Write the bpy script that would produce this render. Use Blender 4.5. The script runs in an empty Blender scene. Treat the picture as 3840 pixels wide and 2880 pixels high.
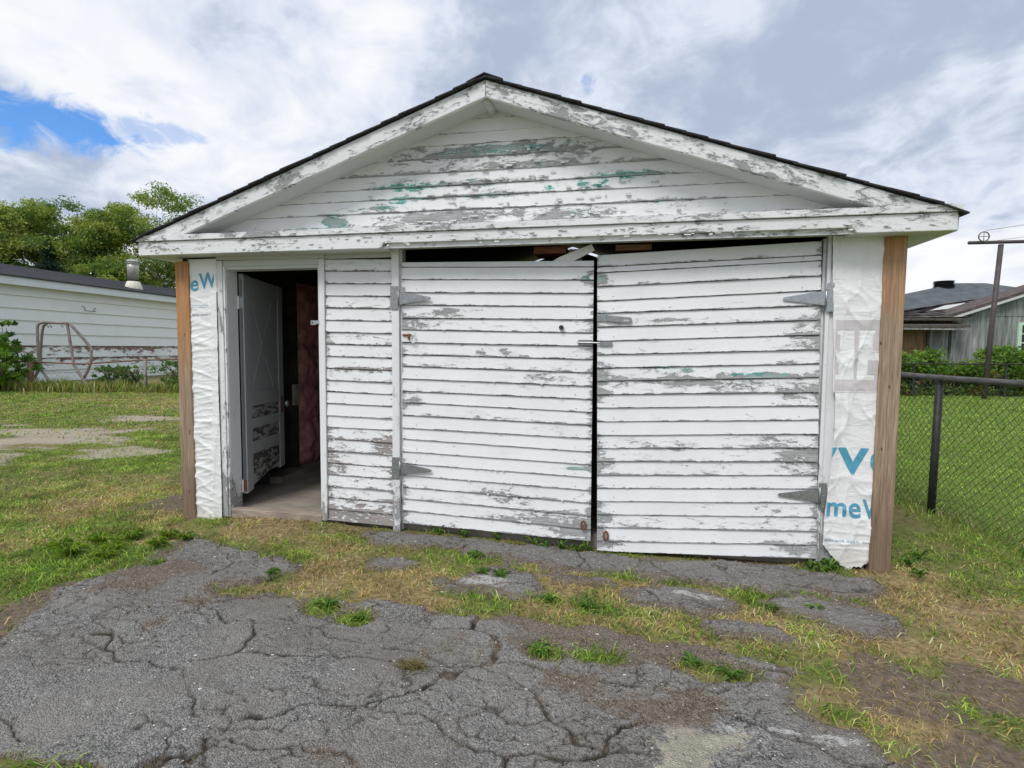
import bpy, bmesh, math, random
import numpy as np
from mathutils import Vector, Matrix, noise as mnoise

sc = bpy.context.scene
COL = sc.collection
rng = np.random.default_rng(7)
random.seed(7)

# ------------------------------------------------------------------ camera
cam_data = bpy.data.cameras.new('camera'); cam = bpy.data.objects.new('camera', cam_data); COL.objects.link(cam)
yaw, pitch, roll = math.radians(-11.531), math.radians(-3.679), math.radians(0.395)
fw = Vector((math.sin(yaw)*math.cos(pitch), math.cos(yaw)*math.cos(pitch), math.sin(pitch)))
rt = Vector((math.cos(yaw), -math.sin(yaw), 0)); up = rt.cross(fw)
r2 = rt*math.cos(roll)+up*math.sin(roll); u2 = up*math.cos(roll)-rt*math.sin(roll)
M = Matrix((r2, u2, -fw)).transposed().to_4x4(); M.translation = Vector((0.7865, -4.1015, 1.3929))
cam.matrix_world = M
cam_data.lens = 19.53; cam_data.sensor_width = 36; cam_data.clip_end = 2000; cam_data.clip_start = 0.05
sc.camera = cam

# ------------------------------------------------------------------ node helpers
class NT:
    def __init__(s, tree): s.t = tree; s.n = tree.nodes; s.l = tree.links
    def node(s, ty, **kw):
        n = s.n.new(ty)
        for k, v in kw.items():
            if k == 'ins':
                for i, x in v.items():
                    if isinstance(x, bpy.types.NodeSocket): s.l.new(x, n.inputs[i])
                    elif x is not None: n.inputs[i].default_value = x
            else: setattr(n, k, v)
        return n
    def math(s, op, a, b=0.0, c=None, clamp=False):
        n = s.node('ShaderNodeMath', operation=op, use_clamp=clamp, ins={0: a, 1: b}); 
        if c is not None:
            if isinstance(c, bpy.types.NodeSocket): s.l.new(c, n.inputs[2])
            else: n.inputs[2].default_value = c
        return n.outputs[0]
    def vmath(s, op, a, b=(0, 0, 0)):
        n = s.node('ShaderNodeVectorMath', operation=op, ins={0: a, 1: b}); return n.outputs['Value'] if op in ('DOT_PRODUCT', 'LENGTH') else n.outputs[0]
    def noise(s, vec, scale, detail=4, rough=.6, dist=0.0, out='Fac'):
        n = s.node('ShaderNodeTexNoise', ins={'Vector': vec, 'Scale': scale, 'Detail': detail, 'Roughness': rough, 'Distortion': dist}); return n.outputs[out]
    def vor(s, vec, scale, feature='F1', out='Distance', rnd=1.0):
        n = s.node('ShaderNodeTexVoronoi', feature=feature, ins={'Vector': vec, 'Scale': scale, 'Randomness': rnd}); return n.outputs[out]
    def mapr(s, v, a, b, c=0.0, d=1.0, smooth=False):
        n = s.node('ShaderNodeMapRange', interpolation_type='SMOOTHSTEP' if smooth else 'LINEAR', ins={0: v, 1: a, 2: b, 3: c, 4: d}); return n.outputs[0]
    def mix(s, f, a, b, blend='MIX'):
        n = s.node('ShaderNodeMix', data_type='RGBA', blend_type=blend)
        for i, x in ((0, f), (6, a), (7, b)):
            if isinstance(x, bpy.types.NodeSocket): s.l.new(x, n.inputs[i])
            else: n.inputs[i].default_value = (*x, 1) if isinstance(x, tuple) and len(x) == 3 else x
        return n.outputs[2]
    def ramp(s, f, stops):
        n = s.node('ShaderNodeValToRGB', ins={0: f}); e = n.color_ramp.elements
        while len(e) < len(stops): e.new(.5)
        for k, (p, c) in enumerate(stops): e[k].position = p; e[k].color = (*c, 1)
        return n.outputs[0]
    def attr(s, name, out='Fac'):
        return s.node('ShaderNodeAttribute', attribute_name=name).outputs[out]
    def pos(s): return s.node('ShaderNodeNewGeometry').outputs['Position']
    def mapping(s, vec, scale=(1, 1, 1), rot=(0, 0, 0), loc=(0, 0, 0)):
        return s.node('ShaderNodeMapping', ins={0: vec, 1: loc, 2: rot, 3: scale}).outputs[0]
    def bump(s, h, strength=.5, distance=.005):
        return s.node('ShaderNodeBump', ins={'Height': h, 'Strength': strength, 'Distance': distance}).outputs[0]

def newmat(name):
    m = bpy.data.materials.new(name); m.use_nodes = True
    t = NT(m.node_tree); b = m.node_tree.nodes['Principled BSDF']
    return m, t, b
def setb(t, b, color=None, rough=None, normal=None, metal=None, spec=None):
    for k, v in (('Base Color', color), ('Roughness', rough), ('Normal', normal), ('Metallic', metal), ('Specular IOR Level', spec)):
        if v is None: continue
        if isinstance(v, bpy.types.NodeSocket): t.l.new(v, b.inputs[k])
        else: b.inputs[k].default_value = (*v, 1) if isinstance(v, tuple) else v

# ------------------------------------------------------------------ world: broken overcast
SUN_EL, SUN_AZ = 52.0, 203.0         # azimuth clockwise from +y: behind the camera
w = bpy.data.worlds.new('World'); sc.world = w; w.use_nodes = True
t = NT(w.node_tree); bg = w.node_tree.nodes['Background']
sky = t.node('ShaderNodeTexSky', sky_type='NISHITA'); sky.sun_disc = False
sky.sun_elevation = math.radians(SUN_EL); sky.sun_rotation = math.radians(SUN_AZ)
sky.air_density = 1.0; sky.dust_density = 0.3; sky.ozone_density = 2.0
d = t.node('ShaderNodeTexCoord').outputs['Generated']
sx = t.node('ShaderNodeSeparateXYZ', ins={0: d})
zz = t.math('ADD', t.math('MAXIMUM', sx.outputs[2], 0.0), .34)
uv = t.node('ShaderNodeCombineXYZ', ins={0: t.math('DIVIDE', sx.outputs[0], zz), 1: t.math('DIVIDE', sx.outputs[1], zz), 2: 3.7}).outputs[0]
uvs = t.mapping(uv, scale=(1.5, 1.35, 1), rot=(0, 0, .5), loc=(3.1, 1.7, 0))
n1 = t.noise(uvs, 1.25, 7, .55, .5)
n2 = t.noise(t.mapping(uvs, loc=(9.3, 4.1, 2.0)), .75, 5, .5, .9)
n3 = t.noise(t.mapping(uvs, loc=(2.3, 7.1, 5.0)), 3.4, 7, .6, .4)
# breaks in the cloud where the blue shows
def gap(c, ra, rb, amp, fq):
    c = Vector(c).normalized(); ra_ = Vector((c.y, -c.x, 0)).normalized(); rb_ = ra_.cross(c)
    a = t.math('DIVIDE', t.vmath('DOT_PRODUCT', d, tuple(ra_)), ra); b = t.math('DIVIDE', t.vmath('DOT_PRODUCT', d, tuple(rb_)), rb)
    q = t.math('ADD', t.math('MULTIPLY', a, a), t.math('MULTIPLY', b, b)); q = t.math('ADD', q, t.math('MULTIPLY', t.math('SUBTRACT', t.noise(uvs, fq, 8, .62, .8), .5), amp))
    return t.math('MULTIPLY', t.mapr(q, 1.5, -.2, 0, 1, True), t.mapr(t.vmath('DOT_PRODUCT', d, tuple(c)), .5, .6))
g1 = gap((-.745, .605, .287), .115, .038, 5.5, 6.0); g1b = t.math('MULTIPLY', gap((-.655, .69, .300), .06, .016, 5.0, 9.0), .5); g2 = t.math('MULTIPLY', gap((-.065, .9063, .4175), .012, .016, 4.0, 30.0), .45)
gsum = t.math('MAXIMUM', t.math('MAXIMUM', g1, g1b), g2)
thin = t.mapr(t.math('ADD', t.math('MULTIPLY', n1, .6), t.math('MULTIPLY', n3, .4)), .56, .76, 0, .34, True)   # thin veil lets a little blue through elsewhere too
blue = t.math('MAXIMUM', gsum, thin)
bright = t.mapr(t.math('ADD', t.math('MULTIPLY', n2, .62), t.math('MULTIPLY', n3, .38)), .40, .63, 0, 1, True)
cloud = t.ramp(bright, [(0.0, (3.2, 3.75, 4.85)), (.42, (5.3, 5.75, 6.6)), (1.0, (7.1, 7.2, 7.4))])
skyb = t.mix(1.0, sky.outputs[0], (.62, 1.0, 1.4), 'MULTIPLY')
skycol = t.mix(blue, cloud, skyb)
t.l.new(skycol, bg.inputs[0]); bg.inputs[1].default_value = 0.1
sd = bpy.data.lights.new('sun', 'SUN'); sd.energy = 1.5; sd.angle = math.radians(20); sd.color = (1, .965, .92)
so = bpy.data.objects.new('sun', sd); COL.objects.link(so)
a_, e_ = math.radians(SUN_AZ), math.radians(SUN_EL)
sdir = Vector((math.sin(a_)*math.cos(e_), math.cos(a_)*math.cos(e_), math.sin(e_)))
so.rotation_euler = sdir.to_track_quat('Z', 'Y').to_euler()
vs = sc.view_settings; vs.view_transform = 'Standard'; vs.look = 'None'; vs.gamma = 1; vs.exposure = 0.46; vs.use_curve_mapping = False

# ------------------------------------------------------------------ vectorised value noise
def _h(ix, iy, s):
    n = (ix.astype(np.int64)*374761393 + iy.astype(np.int64)*668265263 + s*974634777) & 0xffffffff
    n = ((n ^ (n >> 13))*1274126177) & 0xffffffff
    n = (n ^ (n >> 16)) & 0xffffffff
    return n/4294967295.0
def vn(x, y, s=0):
    ix, iy = np.floor(x), np.floor(y); fx, fy = x-ix, y-iy
    fx = fx*fx*(3-2*fx); fy = fy*fy*(3-2*fy)
    a, b, c, d_ = _h(ix, iy, s), _h(ix+1, iy, s), _h(ix, iy+1, s), _h(ix+1, iy+1, s)
    return (a*(1-fx)+b*fx)*(1-fy)+(c*(1-fx)+d_*fx)*fy
def fbm(x, y, s=0, o=4):
    r = 0; a = .5; tot = 0
    for k in range(o):
        r = r+a*vn(x*2**k, y*2**k, s+k*17); tot += a; a *= .5
    return r/tot
def sstep(x, a, b):
    q = np.clip((x-a)/(b-a), 0, 1); return q*q*(3-2*q)

# ------------------------------------------------------------------ mesh helpers
class MB:
    def __init__(s): s.v = []; s.f = []
    def add(s, vs_, fs):
        o = len(s.v); s.v += [tuple(p) for p in vs_]; s.f += [tuple(i+o for i in f) for f in fs]; return s
    def box(s, x0, x1, y0, y1, z0, z1):
        return s.add([(x0, y0, z0), (x1, y0, z0), (x1, y1, z0), (x0, y1, z0), (x0, y0, z1), (x1, y0, z1), (x1, y1, z1), (x0, y1, z1)],
                     [(0, 3, 2, 1), (4, 5, 6, 7), (0, 1, 5, 4), (1, 2, 6, 5), (2, 3, 7, 6), (3, 0, 4, 7)])
    def prism_y(s, poly, y0, y1):          # polygon in xz (counter-clockwise seen from -y)
        n = len(poly)
        return s.add([(x, y0, z) for x, z in poly]+[(x, y1, z) for x, z in poly],
                     [tuple(range(n)), tuple(range(2*n-1, n-1, -1))]+[(i, i+n, (i+1) % n+n, (i+1) % n) for i in range(n)])
    def tube(s, pts, r, n=8, caps=True):
        pts = [Vector(p) for p in pts]; rings = []; prev = None
        for i, p in enumerate(pts):
            tg = ((pts[min(i+1, len(pts)-1)]-p).normalized()+(p-pts[max(i-1, 0)]).normalized())
            tg = tg.normalized() if tg.length > 1e-6 else Vector((0, 0, 1))
            if prev is None:
                a = tg.cross(Vector((0, 0, 1)) if abs(tg.z) < .9 else Vector((1, 0, 0))).normalized()
            else: a = (prev-tg*prev.dot(tg)).normalized()
            prev = a; b = tg.cross(a); rr = r[i] if isinstance(r, (list, tuple)) else r
            rings.append([p+(a*math.cos(2*math.pi*k/n)+b*math.sin(2*math.pi*k/n))*rr for k in range(n)])
        vs_ = [q for ring in rings for q in ring]; fs = []
        for i in range(len(pts)-1):
            for k in range(n): fs.append((i*n+k, i*n+(k+1) % n, (i+1)*n+(k+1) % n, (i+1)*n+k))
        if caps: fs += [tuple(range(n-1, -1, -1)), tuple((len(pts)-1)*n+k for k in range(n))]
        return s.add(vs_, fs)
    def lathe(s, c, prof, n=16):            # prof: (r, z) list, axis z at c
        vs_ = [(c[0]+r*math.cos(2*math.pi*k/n), c[1]+r*math.sin(2*math.pi*k/n), c[2]+z) for r, z in prof for k in range(n)]; fs = []
        for i in range(len(prof)-1):
            for k in range(n): fs.append((i*n+k, i*n+(k+1) % n, (i+1)*n+(k+1) % n, (i+1)*n+k))
        fs += [tuple(range(n-1, -1, -1)), tuple((len(prof)-1)*n+k for k in range(n))]
        return s.add(vs_, fs)
    def grid(s, P):                         # P: array (ny, nx, 3)
        ny, nx = P.shape[:2]
        return s.add(P.reshape(-1, 3).tolist(), [(j*nx+i, j*nx+i+1, (j+1)*nx+i+1, (j+1)*nx+i) for j in range(ny-1) for i in range(nx-1)])
    def build(s, name, mat, parent=None, smooth=False, bevel=0, attrs=None):
        me = bpy.data.meshes.new(name); me.from_pydata(s.v, [], s.f); me.update()
        me.materials.append(mat)
        if smooth: me.polygons.foreach_set('use_smooth', [True]*len(me.polygons))
        for k, fn in (attrs or {}).items():
            at = me.attributes.new(k, 'FLOAT', 'POINT'); at.data.foreach_set('value', [float(fn(*p)) for p in s.v])
        o = bpy.data.objects.new(name, me); COL.objects.link(o); o.parent = parent
        if bevel:
            b = o.modifiers.new('bevel', 'BEVEL'); b.width = bevel; b.segments = 1; b.limit_method = 'ANGLE'
        return o
def np_mesh(name, V, tris=None, mat=None, parent=None, attrs=None, colors=None, smooth=False, quads=None):
    me = bpy.data.meshes.new(name); V = np.ascontiguousarray(V, dtype=np.float32)
    F = tris if tris is not None else quads; k = F.shape[1]
    me.vertices.add(len(V)); me.vertices.foreach_set('co', V.ravel())
    me.loops.add(F.size); me.loops.foreach_set('vertex_index', np.ascontiguousarray(F, dtype=np.int32).ravel())
    me.polygons.add(len(F)); me.polygons.foreach_set('loop_start', np.arange(len(F), dtype=np.int32)*k)
    if smooth: me.polygons.foreach_set('use_smooth', np.ones(len(F), dtype=bool))
    me.update(calc_edges=True); me.validate()
    for nm, a in (attrs or {}).items():
        at = me.attributes.new(nm, 'FLOAT', 'POINT'); at.data.foreach_set('value', np.ascontiguousarray(a, dtype=np.float32))
    if colors is not None:
        at = me.attributes.new('col', 'FLOAT_COLOR', 'POINT'); c4 = np.ones((len(V), 4), np.float32); c4[:, :3] = colors; at.data.foreach_set('color', c4.ravel())
    me.materials.append(mat)
    o = bpy.data.objects.new(name, me); COL.objects.link(o); o.parent = parent; return o
def thing(name, label, cat, loc=(0, 0, 0), group=None):
    o = bpy.data.objects.new(name, None); COL.objects.link(o); o.location = loc; o.empty_display_size = .2
    tag(o, label, cat, group); return o
def tag(o, label=None, cat=None, group=None, kind=None):
    for k, v in (('label', label), ('category', cat), ('group', group), ('kind', kind)):
        if v: o[k] = v
    return o

# ------------------------------------------------------------------ materials
def paint_mat(name, base=0.0, rot=0.0, along='x', white=(.84, .85, .865), wood=((.25, .25, .252), (.50, .50, .50)), teal=(.17, .52, .46), teal_base=0.0, size=1.0, dirt=.25):
    m, t, b = newmat(name)
    p = t.pos(); rnd = t.math('MULTIPLY', t.node('ShaderNodeObjectInfo').outputs['Random'], 31.7)
    p = t.vmath('ADD', p, t.node('ShaderNodeCombineXYZ', ins={0: rnd, 1: 0.0, 2: rnd}).outputs[0])
    p = t.mapping(p, rot=(0, rot, 0))
    st = (1/size, 1/size, 3.0/size) if along == 'x' else (3.0/size, 3.0/size, 1/size)
    fin = (1, 1, 2.2) if along == 'x' else (2.2, 2.2, 1)
    gr = (1.2, 9, 30) if along == 'x' else (30, 30, 1.2)
    pv = t.mapping(p, scale=st)
    n1 = t.noise(pv, 4.2, 9, .66, .7); n2 = t.noise(t.mapping(p, scale=fin), 30, 8, .7, .5)
    comb = t.math('ADD', t.math('MULTIPLY', n1, .68), t.math('MULTIPLY', n2, .32))
    wear = t.math('MINIMUM', t.math('ADD', t.attr('wear'), base), .74)
    thr = t.math('SUBTRACT', .715, t.math('MULTIPLY', wear, .36))
    bare = t.mapr(comb, thr, t.math('ADD', thr, .012), 0, 1)
    tl = t.math('ADD', t.attr('teal'), teal_base)
    n4 = t.noise(pv, 9, 6, .65, .5)
    thr2 = t.math('SUBTRACT', thr, t.math('MULTIPLY', tl, .075))
    tealm = t.math('MULTIPLY', t.mapr(comb, thr2, t.math('ADD', thr2, .008), 0, 1), t.mapr(t.math('SUBTRACT', t.math('ADD', t.math('MULTIPLY', n4, .6), t.math('MULTIPLY', n2, .4)), t.math('MULTIPLY', tl, .30)), .30, .24, 0, 1))
    lf = t.noise(p, 1.7, 5, .6)
    lift = t.mapr(comb, t.math('SUBTRACT', thr, .05), thr, 0, 1)
    paint = t.mix(t.mapr(lf, .42, .75, 0, dirt), white, (.50, .50, .48))
    paint = t.mix(t.math('MULTIPLY', t.mapr(n2, .55, .75, 0, 1), dirt), paint, (.42, .42, .40))
    chips = t.mapr(t.noise(t.mapping(p, scale=fin), 75, 6, .7, .6), t.math('SUBTRACT', .66, t.math('MULTIPLY', wear, .12)), t.math('SUBTRACT', .69, t.math('MULTIPLY', wear, .12)), 0, .75)
    paint = t.mix(chips, paint, (.36, .36, .355))
    g = t.noise(t.mapping(p, scale=gr), 6, 4, .7, .4)
    wd = t.mix(t.mapr(g, .36, .64), wood[0], wood[1]); wd = t.mix(t.mapr(t.noise(p, 3.5, 4, .6), .4, .7, 0, .5), wd, wood[0])
    col = t.mix(bare, t.mix(tealm, paint, teal), wd)
    col = t.mix(t.math('MULTIPLY', t.math('MULTIPLY', tealm, bare), .25), col, teal)
    h = t.math('ADD', t.math('MULTIPLY', t.math('SUBTRACT', 1.0, bare), 1.3), t.math('ADD', t.math('MULTIPLY', g, .35), t.math('ADD', t.math('MULTIPLY', n2, .22), t.math('MULTIPLY', lift, .5))))
    setb(t, b, col, t.mapr(bare, 0, 1, .5, .85), t.bump(h, .9, .005), spec=.3)
    return m
P_SIDE = paint_mat('peeling white clapboard paint', .08, size=.62)
P_PANEL = paint_mat('flaking white clapboard paint', .06, size=.45, wood=((.22, .19, .185), (.46, .42, .41)))
P_FASC = paint_mat('peeling fascia paint', .31, size=.65, dirt=.3)
SL = math.atan(.348)
P_RAKEL = paint_mat('peeling rake paint', .39, size=.6, rot=SL, dirt=.3)
P_RAKER = paint_mat('peeling rake paint, other slope', .41, size=.6, rot=-SL, dirt=.3)
P_TRIM = paint_mat('peeling trim paint', .05, along='z', dirt=.25)
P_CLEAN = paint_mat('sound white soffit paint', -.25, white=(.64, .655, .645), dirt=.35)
P_DOOR = paint_mat('shade-darkened entry door paint', -.05, white=(.36, .38, .39), dirt=.5, wood=((.05, .05, .048), (.25, .24, .22)))  # shade inside the doorway is put into this darker paint colour
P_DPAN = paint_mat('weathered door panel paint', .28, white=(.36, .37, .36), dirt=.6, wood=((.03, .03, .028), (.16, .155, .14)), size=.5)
P_NEIGH = paint_mat('neighbour siding paint', -.02, white=(.82, .85, .83), wood=((.16, .09, .075), (.34, .22, .19)), dirt=.15, size=2.0)
P_LATH = paint_mat('broken lath paint', .1, dirt=.4)

def simple(name, col, rough=.6, metal=0.0, nscale=12, namt=.25, bump=0.0, bscale=60, spec=.4, stretch=(1, 1, 1)):
    m, t, b = newmat(name); p = t.mapping(t.pos(), scale=stretch)
    n = t.noise(p, nscale, 5, .6)
    c = t.mix(t.mapr(n, .3, .7), tuple(x*(1-namt) for x in col), tuple(min(1, x*(1+namt)) for x in col))
    setb(t, b, c, rough, t.bump(t.noise(p, bscale, 4, .6), bump, .004) if bump else None, metal, spec)
    return m
GALV = simple('galvanised steel', (.34, .36, .37), .42, .75, 30, .2)
ZINC = simple('bright zinc steel', (.46, .48, .5), .36, .8, 30, .12)
IRON = simple('dark bolt iron', (.06, .06, .065), .5, .6)
RUST = simple('rusty iron', (.22, .09, .05), .85, .1, 25, .5, .4)
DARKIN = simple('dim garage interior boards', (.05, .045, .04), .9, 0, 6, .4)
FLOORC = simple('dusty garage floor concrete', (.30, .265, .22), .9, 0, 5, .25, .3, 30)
PINK = simple('pink glass wool', (.70, .30, .31), .95, 0, 9, .35, .8, 30)
KRAFT = simple('tattered vapour paper', (.5, .42, .34), .9, 0, 9, .3)
WIRE = simple('pale electric cable', (.5, .5, .48), .6)
SILLW = simple('worn door sill wood', (.33, .27, .22), .9, 0, 8, .35, .4, 40, stretch=(1, 6, 6))
SHING = simple('charcoal asphalt shingles', (.045, .045, .048), .95, 0, 40, .5, .6, 160)
NROOF = simple('neighbour charcoal shingles', (.055, .058, .066), .95, 0, 3, .35, .5, 30, stretch=(3, .6, 3))
NFASC = simple('neighbour pale blue-white eave board', (.70, .76, .79), .5, 0, 4, .05)
TAR = simple('roofing tar', (.02, .02, .02), .6)
VENTM = simple('streaked vent pipe metal', (.52, .5, .47), .45, .5, 6, .45, stretch=(8, 8, .6))
VENTB = simple('cream vent flashing', (.72, .68, .56), .6)
SWING = simple('aged swing tube paint', (.27, .23, .21), .55, .2, 9, .3)
FRUST = simple('rusted fence pipe', (.20, .12, .085), .85, .1, 8, .45, .3)
FGREY = simple('weathered fence pipe', (.25, .24, .22), .7, .3, 8, .25)
FMESH = simple('dull chain link wire', (.22, .22, .21), .6, .5)
FBLACK = simple('black coated fence pipe', (.035, .032, .03), .55, .0, 14, .4, .2)
FBMESH = simple('black coated chain link', (.035, .038, .033), .55, .1)
FRAIL = simple('worn top rail', (.13, .12, .115), .5, .2, 6, .5, stretch=(6, 1, 6))
TPOST = simple('brown painted steel pipe', (.085, .07, .068), .55, .1, 6, .3)
BLOCKR = simple('red stained block', (.26, .10, .075), .8, 0, 14, .5, .3, stretch=(1, 8, 8))
BLOCKB = simple('brown framing lumber', (.30, .16, .09), .8, 0, 14, .35, .3, stretch=(1, 8, 8))
PIECE = simple('bare lumber offcut', (.42, .36, .28), .8, 0, 14, .3)
BARK = simple('grey brown bark', (.10, .085, .07), .95, 0, 8, .4, .6, 20)
SHEDROOF = simple('brown worn shed shingles', (.105, .085, .078), .95, 0, 5, .6, .8, 8, stretch=(.6, 2, 2))
HROOF = simple('slate grey house shingles', (.10, .115, .125), .95, 0, 2.2, .3, .5, 14)
BLACKV = simple('black roof vent', (.015, .015, .017), .5)
SEALW = simple('pale sheet metal patch', (.6, .6, .57), .5)
WGREEN = simple('pale green window paint', (.55, .74, .60), .5, 0, 8, .1)
GLASS = simple('dark window glass', (.012, .014, .016), .12, 0, 3, .2, spec=.6)
STONE = simple('pale chips', (.62, .60, .55), .8, 0, 30, .25)

def wood_post(lo, hi, nm):
    m, t, b = newmat(nm)
    p = t.pos(); z = t.node('ShaderNodeSeparateXYZ', ins={0: p}).outputs[2]
    g = t.noise(t.mapping(p, scale=(26, 26, .9)), 3, 6, .65, 1.2); g2 = t.noise(p, 2.2, 4, .6)
    f = t.mapr(t.math('ADD', z, t.math('MULTIPLY', t.math('SUBTRACT', g2, .5), .9)), lo, hi, 0, 1, True)
    grey = t.mix(t.mapr(g, .3, .7), (.18, .125, .085), (.50, .38, .27))
    low = t.mapr(t.math('ADD', z, t.math('MULTIPLY', t.math('SUBTRACT', g2, .5), .5)), .05, .6, 1, 0, True)
    grey = t.mix(t.math('MULTIPLY', low, .55), grey, (.12, .075, .05))
    org = t.mix(t.mapr(g, .3, .7), (.34, .15, .06), (.60, .33, .16))
    knot = t.mapr(t.vor(t.mapping(p, scale=(16, 16, 6)), 1.0), .05, .11, .85, 0)
    col = t.mix(knot, t.mix(f, grey, org), (.05, .035, .025))
    setb(t, b, col, .8, t.bump(g, .5, .004), spec=.2)
    return m
POST = wood_post(.85, 1.75, 'cedar post weathered below')
POST2 = wood_post(1.55, 2.25, 'cedar post mostly weathered')
def wrap_mat():
    m, t, b = newmat('white spun house wrap'); p = t.pos()
    n = t.noise(p, 9, 5, .6)
    low = t.mapr(t.node('ShaderNodeSeparateXYZ', ins={0: p}).outputs[2], -.1, .1, .8, 0)
    c = t.mix(t.mapr(n, .35, .7, 0, .3), (.87, .875, .88), (.76, .77, .775))
    c = t.mix(t.math('MULTIPLY', low, t.mapr(n, .3, .6)), c, (.42, .37, .28))
    cr = t.math('ADD', t.math('ABSOLUTE', t.math('SUBTRACT', t.noise(t.mapping(p, scale=(1, 1, 1.9)), 5.5, 2, .5, .9), .5)), t.math('MULTIPLY', t.math('ABSOLUTE', t.math('SUBTRACT', t.noise(t.mapping(p, rot=(0, .6, 0), scale=(1, 1, 2.4)), 12, 1, .5, .7), .5)), .45))
    setb(t, b, c, .36, t.bump(cr, .3, .03), spec=.5)
    return m
WRAP = wrap_mat()
PRINTB = simple('blue wrap print', (.10, .36, .52), .55, 0, 20, .18)
PRINTG = simple('grey wrap print', (.60, .57, .58), .55, 0, 12, .08)
PRINTN = simple('small blue wrap print', (.36, .47, .58), .55, 0, 40, .25)

def leafmat(name, trans=.35, rough=.55):
    m, t, b = newmat(name); c = t.attr('col', 'Color')
    c = t.mix(t.mapr(t.noise(t.pos(), 3.0, 3), .3, .7, 0, .35), c, t.mix(1.0, c, (.7, .75, .6), 'MULTIPLY'))
    setb(t, b, c, rough, spec=.25)
    tr = t.node('ShaderNodeBsdfTranslucent'); t.l.new(t.mix(1.0, c, (1.25, 1.35, .6), 'MULTIPLY'), tr.inputs[0])
    mx = t.node('ShaderNodeMixShader', ins={0: trans, 1: b.outputs[0], 2: tr.outputs[0]})
    t.l.new(mx.outputs[0], m.node_tree.nodes['Material Output'].inputs[0]); return m
LEAF = leafmat('tree leaves'); GRASSM = leafmat('grass blades', .25, .6)

def ground_mat():
    m, t, b = newmat('lawn soil'); p = t.pos()
    n = t.noise(p, 1.3, 6, .6); nf = t.noise(p, 26, 6, .7)
    dirt = t.attr('dirt'); dry = t.attr('dry')
    green = t.mix(t.mapr(nf, .3, .7), (.05, .07, .018), (.20, .26, .06))
    green = t.mix(t.mapr(n, .4, .65, 0, .5), green, (.19, .17, .07))
    straw = t.mix(t.mapr(nf, .3, .7), (.11, .08, .045), (.46, .35, .19))
    c = t.mix(dry, green, straw)
    c = t.mix(t.attr('lush'), c, t.mix(t.mapr(nf, .3, .7), (.085, .125, .022), (.20, .28, .055)))
    soil = t.mix(t.mapr(nf, .3, .7), (.085, .064, .047), (.26, .205, .155))
    sand = t.attr('sand'); soil = t.mix(sand, soil, t.mix(t.mapr(nf, .3, .7), (.28, .235, .17), (.50, .44, .35)))
    c = t.mix(t.mapr(t.math('ADD', dirt, t.math('MULTIPLY', t.math('SUBTRACT', nf, .5), .7)), .4, .6), c, soil)
    th = t.noise(t.mapping(p, scale=(1, 1, 1)), 115, 6, .8, 1.5); c = t.mix(t.mapr(th, .50, .72, 0, .75), c, t.mix(1.0, c, (.28, .27, .25), 'MULTIPLY')); c = t.mix(t.mapr(th, .46, .28, 0, .8), c, t.mix(1.0, c, (1.9, 1.85, 1.7), 'MULTIPLY'))
    setb(t, b, c, .95, t.bump(t.math('ADD', nf, t.noise(p, 120, 4, .7)), .7, .012), spec=.1); return m
GROUND = ground_mat()
def asphalt_mat():
    m, t, b = newmat('old grey asphalt'); p = t.pos()
    cell = t.node('ShaderNodeTexVoronoi', ins={'Vector': p, 'Scale': 150.0}); cv = t.node('ShaderNodeSeparateColor', ins={0: cell.outputs['Color']}).outputs[0]
    lf = t.noise(p, 2.3, 6, .65); mf = t.noise(p, 14, 6, .7)
    cell2 = t.node('ShaderNodeTexVoronoi', ins={'Vector': t.vmath('ADD', p, t.node('ShaderNodeTexNoise', ins={'Vector': p, 'Scale': 60.0}).outputs['Color']), 'Scale': 62.0}); cv2 = t.node('ShaderNodeSeparateColor', ins={0: cell2.outputs['Color']}).outputs[1]
    c = t.mix(t.math('POWER', t.math('ADD', t.math('MULTIPLY', cv, .6), t.math('MULTIPLY', cv2, .4)), 1.5), (.08, .079, .077), (.56, .55, .525))
    c = t.mix(t.mapr(cv, .965, .985, 0, .7), c, (.42, .41, .38))
    c = t.mix(t.mapr(mf, .45, .7, 0, .45), c, (.12, .12, .122))
    c = t.mix(t.mapr(lf, .42, .72, 0, .75), c, (.31, .29, .26))
    # browner worn areas
    c = t.mix(t.mapr(t.noise(t.mapping(p, loc=(4, 8, 1)), 1.4, 5, .6), .48, .66, 0, .6), c, (.22, .19, .16))
    conc = t.attr('conc'); cn = t.mix(t.mapr(mf, .3, .7), (.32, .295, .23), (.52, .48, .39))
    c = t.mix(t.mapr(t.math('ADD', conc, t.math('MULTIPLY', t.math('SUBTRACT', mf, .5), 2.6)), .45, .6), c, cn)
    wh = t.attr('white')
    wm = t.mapr(t.math('ADD', wh, t.math('MULTIPLY', t.math('SUBTRACT', t.noise(p, 30, 8, .8), .5), 3.4)), .55, .75)
    c = t.mix(t.math('MULTIPLY', wm, .8), c, (.60, .60, .58))
    crack = t.attr('crack')
    c = t.mix(crack, c, t.mix(t.mapr(mf, .4, .6), (.028, .024, .02), (.08, .06, .042)))
    dirt = t.attr('dirt'); c = t.mix(t.mapr(t.math('ADD', dirt, t.math('MULTIPLY', t.math('SUBTRACT', mf, .5), 1.2)), .4, .75, 0, .85), c, t.mix(t.mapr(cv, 0, 1), (.12, .093, .068), (.29, .24, .185)))
    h = t.math('ADD', t.math('MULTIPLY', cell.outputs['Distance'], -.6), t.math('MULTIPLY', mf, .8))
    setb(t, b, c, .9, t.bump(h, 1.0, .016), spec=.2); return m
ASPH = asphalt_mat()

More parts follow.
